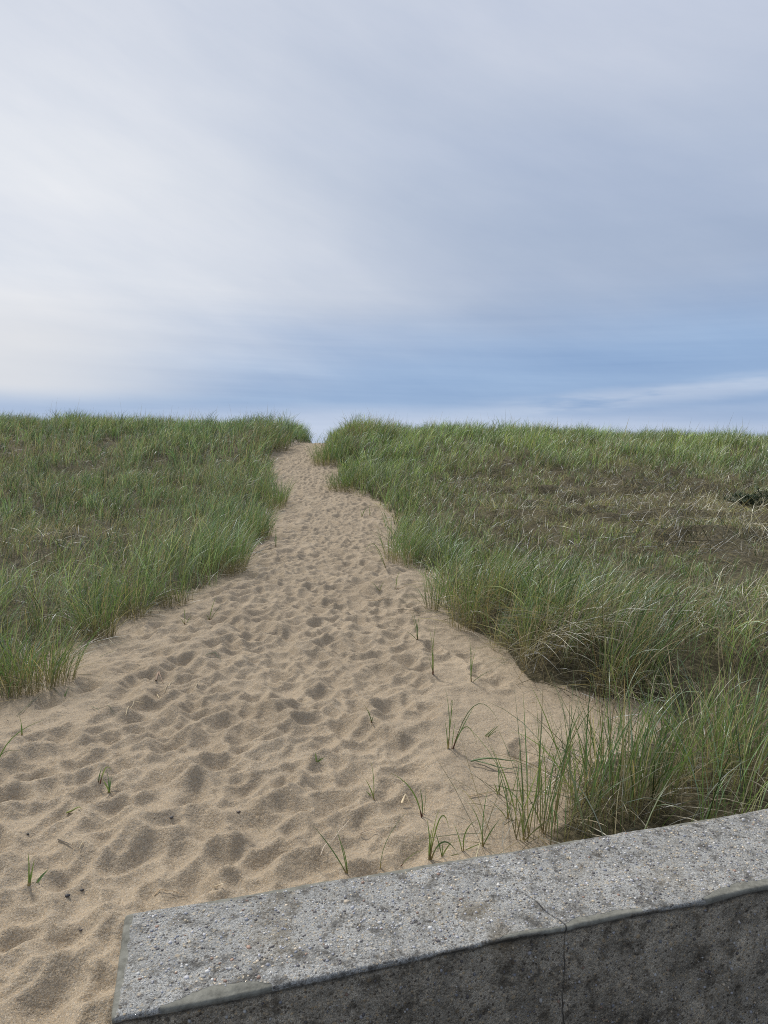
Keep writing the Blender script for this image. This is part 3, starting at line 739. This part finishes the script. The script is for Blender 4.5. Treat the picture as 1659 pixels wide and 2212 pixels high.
def sprig(u, v, tips, lab, w=0.0042, red=0.5, g=None):
    c = at(u, v); dep = float(np.linalg.norm(c - np.array([0, 0, H])))
    o = bpy.data.objects.new('grass_sprig', None); COL.objects.link(o); o.location = c
    o['label'] = lab; o['category'] = 'grass sprig'; o['group'] = 'single grass sprigs growing out of the sand'
    k = c[1] / 1475 * math.cos(PITCH) ** 0 
    leaves, sheaths = [], []
    for tp in tips:
        du, dv = tp[0], tp[1]
        dx = du * k; dz = max(-dv * k * 1.08, 0.008); dy = rng.normal(0, 0.10) * abs(dz)
        P0 = np.array([rng.normal(0, 0.004), rng.normal(0, 0.004), -0.008])
        if len(tp) >= 4: P1 = np.array([2 * tp[2] * k - 0.5 * dx, dy * 0.5, -2 * tp[3] * k * 1.08 - 0.5 * dz])
        else:
            bow = rng.uniform(0.05, 0.28) * np.sign(du if abs(du) > 1 else rng.normal())
            P1 = np.array([dx * 0.5 - bow * dz * 0.35, dy * 0.5, dz * 0.56])
        P2 = np.array([dx, dy, dz])
        col = (PALG[rng.integers(0, 5)] * rng.uniform(0.8, 1.15)) if g is None else np.array(g)
        base = np.array([0.13, 0.06, 0.045]) if rng.random() < red else np.array([0.30, 0.24, 0.12])
        leaves.append(curve_blade(P0, P1, P2, w * rng.uniform(0.75, 1.15), base * 0.5 + col * 0.5, col, col * np.array([1.3, 1.15, 1.0])))
        q1 = 0.16; A1 = (1 - q1) * P0 + q1 * P1
        A2 = (1 - q1) ** 2 * P0 + 2 * q1 * (1 - q1) * P1 + q1 ** 2 * P2
        sheaths.append(curve_blade(P0 + np.array([0, -0.0015, 0]), A1 + np.array([0, -0.0015, 0]), A2 + np.array([0, -0.001, 0]), w * 1.25, base, base, col, S=3, tip=0.6))
    vv, qq, cc = join(leaves); link('leaves', make_mesh('grass_sprig_leaves', vv, qq, [GRASS], col=cc), parent=o)
    vv, qq, cc = join(sheaths); link('stem', make_mesh('grass_sprig_stem', vv, qq, [GRASS], col=cc), parent=o)
    return o

sprig(902, 1382, [(-17, -62), (-10, -57), (2, -48), (5, -54), (-27, -18), (-4, -40)], 'small fan of five green blades beside the tall bushy tussock')
sprig(934, 1457, [(-10, -105), (8, -107), (-5, -65), (4, -75), (-9, -40)], 'slender upright sprig with dark red foot on smooth sand before the collapsed tussock', red=1)
sprig(1017, 1473, [(-7, -100), (2, -82), (12, -70), (46, -26)], 'sprig with one blade bent low to the side near the collapsed mat', red=0)
sprig(968, 1617, [(-6, -122), (3, -88, 8, -95), (-8, -60)], 'tall sprig with bleached straw foot beside a red footed twin', red=0)
sprig(977, 1617, [(48, -98), (106, -52, 52, -95), (57, -6, 30, -48), (8, -60)], 'red footed sprig with two blades arching over to the side', red=1)
sprig(1050, 1592, [(32, -26), (21, -22), (8, -12), (28, -16)], 'stubby flattened sprig lying against a smooth sand ripple', red=0.2)
sprig(1077, 1717, [(-3, -70), (12, -36), (-12, -26), (5, -30)], 'short sprig in front of the fallen green blades near the wall', red=0)
sprig(912, 1767, [(-72, -100, -24, -62), (-7, -68)], 'dark sprig with one long blade curving back over the sand', red=1, w=0.005)
sprig(919, 1755, [(0, -62)], 'single thin upright blade behind the curved dark sprig', w=0.0022)
sprig(929, 1858, [(-8, -92), (20, -120), (5, -78), (45, -58, 24, -92), (66, -8, 30, -40), (-3, -50)], 'stout sprig with a hooked blade rising at the wall edge', w=0.0055, red=0)
sprig(955, 1851, [(46, -6), (3, -26), (-18, -55), (26, -34)], 'low spreading sprig squeezed against the wall beside the stout hooked one', w=0.0045, red=0)
sprig(751, 1890, [(-82, -100), (-28, -96), (-16, -70)], 'sprig of three straight leaning blades over the wall edge', red=0, w=0.0042)
sprig(821, 1878, [(66, -132, 16, -66)], 'lone long blade leaning up from the wall edge', w=0.0034)
sprig(864, 1871, [(60, -38, 30, -28)], 'lone low blade slanting from the wall edge towards the stout sprig', w=0.003)
sprig(807, 1725, [(-7, -82), (-19, -42), (-19, -17)], 'three bladed sprig with one broad short blade on trampled sand', w=0.005, red=0)
sprig(803, 1560, [(-17, -38), (-9, -27), (4, -14)], 'tiny sprig with split tips in the hollow at mid path')
sprig(684, 1646, [(-3, -20), (14, -6), (10, -3), (18, -8)], 'tiny plantlet with a folded bright leaf among the footprints', red=0, w=0.006, g=(0.12, 0.20, 0.05))
sprig(236, 1713, [(-4, -46), (-12, -32), (6, -34), (2, -28)], 'compact green sprig in the ridged sand left of centre path', red=0, w=0.0055)
sprig(213, 1690, [(10, -32), (30, -24, 16, -30)], 'small dark two bladed sprig just behind the compact green one', w=0.005)
sprig(66, 1914, [(-7, -68), (11, -56), (3, -30)], 'sprig with a pale green foot at the lower edge of the trampled sand', red=0, w=0.0045)
sprig(74, 1908, [(34, -30, 14, -12)], 'broad cut blade lying out beside the pale footed sprig', red=0, w=0.011)
sprig(-12, 1682, [(108, -118, 30, -75), (60, -60, 16, -50), (20, -90)], 'long bladed sprig arching in from beyond the left end of the grass', red=0, w=0.0045)
sprig(47, 1588, [(-3, -42), (3, -30)], 'short yellowish two bladed sprig below the sprawling tussock', red=0, w=0.004)
sprig(855, 1273, [(10, -38, 2, -22), (3, -16)], 'dark upright stalk on the sand inside the right hand step', w=0.007)
sprig(820, 1276, [(-21, -20), (10, -19)], 'v shaped two bladed sprig in the middle distance', w=0.006, red=0)
sprig(834, 1228, [(-24, -46, -10, -20), (-48, -28, -26, -50)], 'bent sprig with drooping tip before the orange footed tussock', w=0.006, red=0)
sprig(595, 1181, [(-2, -42), (3, -36), (-6, -24)], 'thin upright sprig standing off the left bank in mid path', w=0.006)
sprig(782, 1116, [(13, -22), (6, -16), (-4, -14)], 'small leafy sprig near the far right bank', w=0.01, red=0)
sprig(799, 1113, [(0, -21), (4, -10)], 'single upright dark sprig near the far right bank', w=0.009)
sprig(452, 1340, [(17, -50), (32, -36), (-6, -14)], 'open v shaped sprig in front of the large blue green tussock', red=1, w=0.005)
sprig(401, 1347, [(-4, -33), (14, -16), (-14, -12)], 'little sprig in dead litter below the slim yellow green tussock', red=0.3, w=0.005)
sprig(141, 1506, [(8, -22), (2, -14)], 'tiny tilted sprig beyond the sprawling tussock', w=0.0045)
sprig(668, 957, [(-2, -26), (6, -22), (-8, -18)], 'dark wind bent sprig on the sand rim of the notch', w=0.02, g=(0.05, 0.06, 0.035))
sprig(1130, 1815, [(-30, -190), (60, -150, 20, -70), (-16, -90), (75, -60)], 'very tall thin sprig rising from the wall edge before the sparse tussock', w=0.005, red=0)
sprig(1172, 1800, [(-12, -230), (-55, -110), (40, -120)], 'tall straight sprig reaching up to the bare sand bay from the wall', w=0.0045, red=0)

sprig(1000, 1838, [(-22, -62), (30, -84, 4, -50), (48, -20)], 'loose three bladed sprig at the wall edge beside the low spreading one', w=0.0042, red=0)
sprig(1042, 1828, [(-34, -96, -8, -52), (10, -140), (40, -64)], 'tall loose sprig at the wall edge left of the very tall thin one', w=0.0045, red=0)
sprig(1098, 1768, [(-10, -78), (24, -110), (-40, -36)], 'loose upright sprig standing on sand behind the very tall thin one', w=0.0045, red=0)

# ------------------------------------------------------------------ loose straws, twigs, leaves and stones on the sand
def straw(name, pts, lab, cat, colr, w=0.004, lift=0.006, group='loose plant bits on the sand'):
    W = [at(*p) for p in pts]
    P0 = W[0]
    t = np.linspace(0, 1, 13)
    k = np.linspace(0, 1, len(W))
    xy = np.stack([np.interp(t, k, [a_[i] for a_ in W]) for i in range(2)], -1)
    z = zat(xy[:, 0], xy[:, 1]); z = np.maximum(z, np.interp(t, [0, 1], [z[0], z[-1]])) + lift
    if len(W) > 2: z = z + lift * 1.2 * np.sin(np.pi * t)
    p = np.concatenate([xy, z[:, None]], 1) - P0
    d = np.gradient(p, axis=0); d /= np.linalg.norm(d, axis=1, keepdims=True)
    s1 = np.cross(d, [0, 0, 1.0]); s1 /= np.linalg.norm(s1, axis=1, keepdims=True); s2 = np.cross(s1, d)
    rad = w * 0.5 * np.clip(1.15 - t ** 2, 0.25, 1)[:, None]
    V = np.stack([p + s1 * rad * math.cos(a_) + s2 * rad * 0.55 * math.sin(a_) for a_ in np.linspace(0, 2 * math.pi, 6, endpoint=False)], 1)
    n = 6; b = np.arange(12)[:, None] * n + np.arange(n)[None]; b2 = np.arange(12)[:, None] * n + (np.arange(n)[None] + 1) % n
    q = np.stack([b, b2, b2 + n, b + n], -1).reshape(-1, 4)
    c = np.array(colr)[None] * (1 + 0.25 * np.sin(t * 9 + pts[0][0]))[:, None]
    o = link(name, make_mesh(name, V.reshape(-1, 3), q, [DEBRIS], col=np.repeat(c, n, 0)), label=lab, cat=cat, group=group)
    o.location = P0
STR = (0.46, 0.38, 0.24); GRN = (0.07, 0.10, 0.04); DRK = (0.06, 0.05, 0.038); TAN = (0.36, 0.26, 0.15)
straw('grass_straw', [(215, 1421), (257, 1406)], 'dark green straw lying below the tan stemmed tussock', 'straw', GRN)
straw('grass_straw', [(356, 1496), (384, 1466)], 'pale straight straw lying by a small brown leaf', 'straw', STR)
straw('grass_straw', [(339, 1502), (349, 1520)], 'short pale straw beside the small brown leaf', 'straw', STR)
straw('grass_straw', [(421, 1489), (432, 1471)], 'pale thin straw furthest into the trampled sand', 'straw', STR, w=0.003)
straw('grass_straw', [(272, 1549), (290, 1520), (320, 1529)], 'sharply bent pale straw touching a green one', 'straw', STR)
straw('grass_straw', [(198, 1529), (252, 1549)], 'green straw pointing at the bent pale one', 'straw', GRN)
straw('grass_straw', [(443, 1418), (465, 1414), (477, 1429)], 'arched green blade fallen on the left side of the sand', 'straw', GRN, w=0.005)
straw('grass_straw', [(81, 1477), (135, 1507)], 'long green blade fallen outward from the sprawling tussock', 'straw', GRN)
straw('grass_straw', [(36, 1549), (99, 1493)], 'long green blade fallen across the end of the left bank', 'straw', GRN)
straw('grass_straw', [(69, 1490), (96, 1532)], 'pale dead blade hanging down the sand from the sprawling tussock', 'straw', STR, w=0.003)
straw('twig', [(125, 1817), (157, 1834)], 'short dark twig lying on ridged sand at lower left', 'twig', DRK, w=0.005)
straw('grass_straw', [(172, 1837), (180, 1820)], 'short pale straw beside the dark twig', 'straw', STR, w=0.004)
straw('fallen_leaf', [(145, 1759), (158, 1757), (176, 1750)], 'yellow green leaf scrap on the ridged sand', 'leaf', (0.20, 0.23, 0.06), w=0.012)
straw('grass_straw', [(462, 1921), (478, 1918), (492, 1924)], 'curved cream straw close to the top of the wall corner', 'straw', (0.6, 0.5, 0.34), w=0.004)
straw('root_strand', [(333, 1938), (360, 1930), (400, 1936)], 'thin brown root strand half buried behind the wall corner', 'root', TAN, w=0.004, lift=0.003)
straw('grass_straw', [(693, 1859), (763, 1773)], 'long bleached stalk crossing behind the three leaning blades', 'straw', (0.5, 0.42, 0.32), w=0.003, lift=0.02)
straw('root_strand', [(777, 1806), (805, 1802), (838, 1816)], 'curved grey brown root on the sand behind the wall', 'root', (0.24, 0.18, 0.13), w=0.004)
straw('grass_straw', [(1013, 1724), (1075, 1713)], 'faded brown straw beneath the short sprig near the wall', 'straw', TAN, w=0.005)
straw('grass_straw', [(1017, 1652), (1060, 1660), (1130, 1658)], 'bundle like green blade fallen flat near the wall grass', 'straw', (0.09, 0.13, 0.05), w=0.012, lift=0.015)
straw('grass_straw', [(1030, 1648), (1075, 1668), (1120, 1672)], 'second fallen green blade crossing under the flat one', 'straw', (0.08, 0.115, 0.045), w=0.008, lift=0.008)
straw('fallen_leaf', [(868, 1742), (876, 1732), (886, 1742)], 'curled cream dead leaf beside the curved dark sprig', 'leaf', (0.62, 0.50, 0.32), w=0.010, lift=0.012)
straw('fallen_leaf', [(337, 1474), (343, 1470), (352, 1478)], 'small crumpled brown leaf among the pale straws', 'leaf', (0.20, 0.13, 0.08), w=0.014, lift=0.008)
straw('grass_straw', [(975, 1500), (1000, 1498), (1012, 1506)], 'thin arched brown straw on smooth sand by the collapsed mat', 'straw', (0.2, 0.16, 0.11), w=0.003, lift=0.01)
straw('grass_straw', [(240, 1714), (287, 1713)], 'thin dark straw lying beside the compact green sprig', 'straw', DRK, w=0.003)
straw('twig', [(180, 1410), (200, 1404)], 'thin brown twig under the tan stemmed tussock', 'twig', TAN, w=0.004)
straw('grass_straw', [(790, 1300), (840, 1296)], 'brown straw in the middle distance on the right of the path', 'straw', TAN, w=0.008)
straw('grass_straw', [(858, 1272), (915, 1270)], 'long tan straw by the dark upright stalk', 'straw', TAN, w=0.008)

# tiny straw ends, seed husks and dark specks strewn over the sand: nobody could count them
nl = 1500
ly = 0.9 + 13 * rng.random(nl) ** 1.6
lx = rng.uniform(-3.2, 1.4, nl); li_ = inside(lx, ly)
kp = (li_ < -0.02) & (rng.random(nl) < np.where(li_ > -0.45, 0.9, 0.16)) & (wall_clear(lx, ly) | (lx < -0.75))
lx, ly = lx[kp], ly[kp]; nl = len(lx)
lz = zat(lx, ly) + 0.003
lc = np.where((rng.random(nl) < 0.55)[:, None], PALS[rng.integers(0, 5, nl)], np.array([0.07, 0.055, 0.04])) * rng.uniform(0.7, 1.2, (nl, 1))
vv, qq, cc = blade_geo(np.stack([lx, ly, lz], -1), rng.uniform(0.008, 0.055, nl), rng.uniform(-3.14, 3.14, nl), rng.uniform(1.25, 1.5, nl), rng.uniform(1.45, 1.65, nl), rng.uniform(0.0022, 0.0042, nl), rng.normal(0, 0.6, nl), lc, lc, lc, S=3)
link('plant_litter', make_mesh('plant_litter', vv, qq, [DEBRIS], col=cc), label='tiny straw ends and dark specks strewn over the sand path', cat='litter', kind='stuff')

def stone(u, v, r, lab, colr):
    c = at(u, v)
    ph = (1 + 5 ** 0.5) / 2
    bm_v = []
    nu, nv = 10, 7
    for i in range(nv + 1):
        for j in range(nu):
            a_, b_ = j / nu * 2 * math.pi, i / nv * math.pi
            k = r * (1 + 0.18 * math.sin(3 * a_ + u) * math.sin(b_) + 0.1 * math.cos(2 * b_ + v))
            bm_v.append((k * 1.25 * math.sin(b_) * math.cos(a_), k * math.sin(b_) * math.sin(a_), k * 0.7 * math.cos(b_)))
    q = [(i * nu + j, i * nu + (j + 1) % nu, (i + 1) * nu + (j + 1) % nu, (i + 1) * nu + j) for i in range(nv) for j in range(nu)]
    o = link('pebble', make_mesh('pebble', bm_v, q, [PEB], col=np.tile(colr, (len(bm_v), 1))), label=lab, cat='pebble', group='dark pebbles on the sand')
    o.location = c + np.array([0, 0, r * 0.25])
stone(145, 1937, 0.007, 'dark oblong pebble nearest the wall corner on the lower sand', (0.04, 0.038, 0.04))
stone(177, 1925, 0.005, 'small dark pebble next to the oblong one', (0.05, 0.045, 0.045))
stone(370, 1768, 0.006, 'round dark pebble on a ridge in the trampled sand', (0.05, 0.045, 0.045))
stone(175, 2013, 0.004, 'tiny dark pebble on the bottom sand slope', (0.06, 0.05, 0.05))
stone(60, 1804, 0.005, 'dark pebble near the ridges at the far lower sand edge', (0.05, 0.045, 0.04))
stone(515, 1756, 0.006, 'dark pebble beside a deep footprint at mid path', (0.07, 0.055, 0.045))

# ------------------------------------------------------------------ low dark shrub in the dead patch
def shrub(u, v, lab, sc):
    c = at(u, v)
    o = bpy.data.objects.new('low_shrub', None); COL.objects.link(o); o.location = c
    o['label'] = lab; o['category'] = 'shrub'; o['group'] = 'low evergreen shrubs in the dead grass'
    st_, lv = [], []
    for k in range(26):
        a_ = rng.random() * 6.283; el = rng.uniform(0.15, 1.2); L = sc * rng.uniform(0.5, 1.0)
        d = np.array([math.cos(a_) * math.cos(el), math.sin(a_) * math.cos(el), math.sin(el) * 0.8]) * L
        P0 = np.array([rng.normal(0, sc * 0.15), rng.normal(0, sc * 0.15), -0.02]); P2 = P0 + d; P1 = P0 + d * 0.5 + np.array([0, 0, L * 0.12])
        br = np.array([0.07, 0.05, 0.035])
        st_.append(curve_blade(P0, P1, P2, 0.014, br, br, br, S=5))
        n = 70
        t = rng.uniform(0.25, 1, n)[:, None]
        p = (1 - t) ** 2 * P0 + 2 * t * (1 - t) * P1 + t ** 2 * P2
        g = np.array([0.045, 0.070, 0.030]) * rng.uniform(0.6, 1.5, (n, 1))
        lv.append(blade_geo(p, rng.uniform(0.04, 0.09, n) * 1.2, rng.uniform(-3.14, 3.14, n), rng.uniform(0.2, 1.5, n), rng.uniform(0.4, 1.6, n), np.full(n, 0.012), rng.normal(0, 1, n), g, g, g * 1.2, S=2))
    vv, qq, cc = join(st_); link('branches', make_mesh('low_shrub_branches', vv, qq, [NEEDLE], col=cc), parent=o)
    vv, qq, cc = join(lv); link('foliage', make_mesh('low_shrub_foliage', vv, qq, [NEEDLE], col=cc), parent=o)
shrub(1612, 1092, 'small dark evergreen shrub in the dead grass on the right dune', 0.42)
shrub(1668, 1092, 'dark evergreen shrub cut by the edge of view beside the smaller one', 0.5)

# ------------------------------------------------------------------ light and sky
SUN_AZ = math.radians(-36)           # from +Y towards -X : ahead and to the left
SUN_EL = math.radians(48)
sun = bpy.data.lights.new('sun', 'SUN'); so = bpy.data.objects.new('sun', sun); COL.objects.link(so)
sun.energy = 3.6; sun.angle = math.radians(7); sun.color = (1, 0.95, 0.88)
so.rotation_euler = (math.radians(90) - SUN_EL, 0, math.pi - SUN_AZ)
sd = (math.sin(SUN_AZ) * math.cos(SUN_EL), math.cos(SUN_AZ) * math.cos(SUN_EL), math.sin(SUN_EL))
from mathutils import Vector
so.rotation_euler = Vector(sd).to_track_quat('Z', 'Y').to_euler()

w = bpy.data.worlds.new('World'); scn.world = w; w.use_nodes = True
class WT(NT):
    def __init__(self, t):
        self.t = t; t.nodes.clear(); self.out = self.n('ShaderNodeOutputWorld')
n = WT(w.node_tree)
vec = n.n('ShaderNodeTexCoord').outputs['Generated']
sky = n.n('ShaderNodeTexSky'); sky.sky_type = 'NISHITA'; sky.sun_disc = False
sky.sun_elevation = SUN_EL; sky.sun_rotation = SUN_AZ; sky.air_density = 1.0; sky.dust_density = 1.2; sky.ozone_density = 1.5
sxyz = n.n('ShaderNodeSeparateXYZ'); n.l(vec, sxyz.inputs[0])
el = n.math('MULTIPLY', n.math('ARCSINE', sxyz.outputs[2]), 57.2958)
az = n.math('MULTIPLY', n.math('ARCTAN2', sxyz.outputs[0], sxyz.outputs[1]), 57.2958)
def mr(v, a, b, lo=0.0, hi=1.0):
    x = n.n('ShaderNodeMapRange'); x.interpolation_type = 'SMOOTHSTEP'
    n.l(v, x.inputs['Value'])
    for k, val in zip(('From Min', 'From Max', 'To Min', 'To Max'), (a, b, lo, hi)): x.inputs[k].default_value = val
    return x.outputs['Result']
# stretched cloud noise in (azimuth, elevation)
def cnoise(sx, sy, scale, detail=4, rough=0.5, off=0.0, skew=0.0):
    cb = n.n('ShaderNodeCombineXYZ')
    e2 = n.math('ADD', el, n.math('MULTIPLY', az, skew))
    n.l(n.math('MULTIPLY', az, sx), cb.inputs[0]); n.l(n.math('MULTIPLY', e2, sy), cb.inputs[1]); cb.inputs[2].default_value = off
    return n.noise(cb.outputs[0], scale, detail, rough).outputs['Fac']
K = 10.0
def lin(r, g, b):
    f = lambda c: ((c / 255 + 0.055) / 1.055) ** 2.4 if c > 10 else c / 255 / 12.92
    return (f(r) * K, f(g) * K, f(b) * K)
# thin overcast: bright and white towards the veiled sun, blue grey away from it
dn = n.n('ShaderNodeVectorMath'); dn.operation = 'DOT_PRODUCT'; n.l(vec, dn.inputs[0]); dn.inputs[1].default_value = sd
soft = cnoise(0.03, 0.06, 1.0, 4, 0.5, 3.0, 0.12)
bias = n.math('MULTIPLY', n.math('SUBTRACT', soft, 0.5), 22.0)
azb = n.math('ADD', az, bias)
lr = mr(azb, -27, 16)
cloud = n.mix(lr, lin(227, 231, 238), lin(168, 183, 207))
hi = n.math('MULTIPLY', mr(el, 15, 30), mr(az, -5, 20))
cloud = n.mix(n.math('MULTIPLY', hi, 0.55), cloud, lin(199, 207, 224))
cloud = n.mix(n.math('MULTIPLY', mr(el, 20, 31), 0.6), cloud, lin(203, 210, 225))
streak = cnoise(0.012, 0.16, 1.0, 4, 0.5, 7.0, 0.05)
cloud = n.mix(n.math('MULTIPLY', mr(streak, 0.42, 0.72), 0.2), cloud, lin(193, 203, 224))
st2 = n.math('SUBTRACT', cnoise(0.045, 0.14, 1.0, 6, 0.58, 21.0, 0.35), 0.5)
st3 = n.math('SUBTRACT', cnoise(0.02, 0.42, 1.0, 5, 0.6, 25.0, 0.03), 0.5)
st3 = n.math('MULTIPLY', st3, mr(el, 16, 6))
# clear blue showing low down under the cloud sheet, whitening at the horizon
low = n.math('ADD', n.math('ADD', el, n.math('MULTIPLY', az, -0.10)), n.math('MULTIPLY', n.math('SUBTRACT', cnoise(0.03, 0.10, 1.0, 4, 0.55, 1.0, 0.08), 0.5), 9.0))
blue = n.mix(0.08, lin(146, 174, 212), sky.outputs['Color'])
clr = n.mix(mr(low, 3.5, 13.0), blue, cloud)
hz = n.math('ADD', el, n.math('MULTIPLY', n.math('SUBTRACT', cnoise(0.03, 0.3, 1.0, 3, 0.5, 5.0, 0.02), 0.5), 4.0))
clr = n.mix(mr(hz, 3.6, 1.0), clr, lin(192, 205, 226))
wel = n.math('SUBTRACT', n.math('ADD', el, n.math('MULTIPLY', n.math('SUBTRACT', cnoise(0.05, 0.2, 1.0, 4, 0.6, 9.0), 0.5), 1.6)), n.math('ADD', 2.0, n.math('MULTIPLY', az, 0.075)))
wis = n.math('MULTIPLY', mr(n.math('ABSOLUTE', wel), 1.25, 0.1), mr(az, 1, 16))
clr = n.mix(n.math('MULTIPLY', wis, n.math('MULTIPLY', mr(cnoise(0.08, 0.5, 1.0, 4, 0.6, 13.0), 0.28, 0.5), 0.72)), clr, lin(193, 206, 226))
tex = n.math('ADD', 1.0, n.math('ADD', n.math('MULTIPLY', st2, 0.30), n.math('MULTIPLY', st3, 0.44)))
tx = n.n('ShaderNodeCombineXYZ'); n.l(n.math('POWER', tex, 1.3), tx.inputs[0]); n.l(tex, tx.inputs[1]); n.l(n.math('POWER', tex, 0.6), tx.inputs[2])
clr = n.mix(1.0, clr, tx.outputs[0], 'MULTIPLY')
warm = n.math('MULTIPLY', mr(az, -8, -29), n.math('MULTIPLY', mr(el, 2.5, 4.5), mr(el, 13, 7)))
clr = n.mix(n.math('MULTIPLY', warm, 0.75), clr, lin(229, 229, 230))
# brighter veil round the sun high above the frame
glow = n.math('POWER', mr(dn.outputs['Value'], 0.955, 1.0), 1.5)
clr = n.mix(glow, clr, (11.0, 10.8, 10.6))
bg = n.n('ShaderNodeBackground'); bg.inputs['Strength'].default_value = 0.1
n.l(clr, bg.inputs['Color']); n.l(bg.outputs[0], n.out.inputs['Surface'])

scn.view_settings.view_transform = 'Standard'; scn.view_settings.look = 'None'
scn.view_settings.exposure = 0; scn.view_settings.gamma = 1
scn.cycles.max_bounces = 6; scn.cycles.diffuse_bounces = 3; scn.cycles.glossy_bounces = 2; scn.cycles.transmission_bounces = 4
scn.cycles.use_denoising = False
scn.cycles.pixel_filter_type = 'BLACKMAN_HARRIS'; scn.cycles.filter_width = 1.0
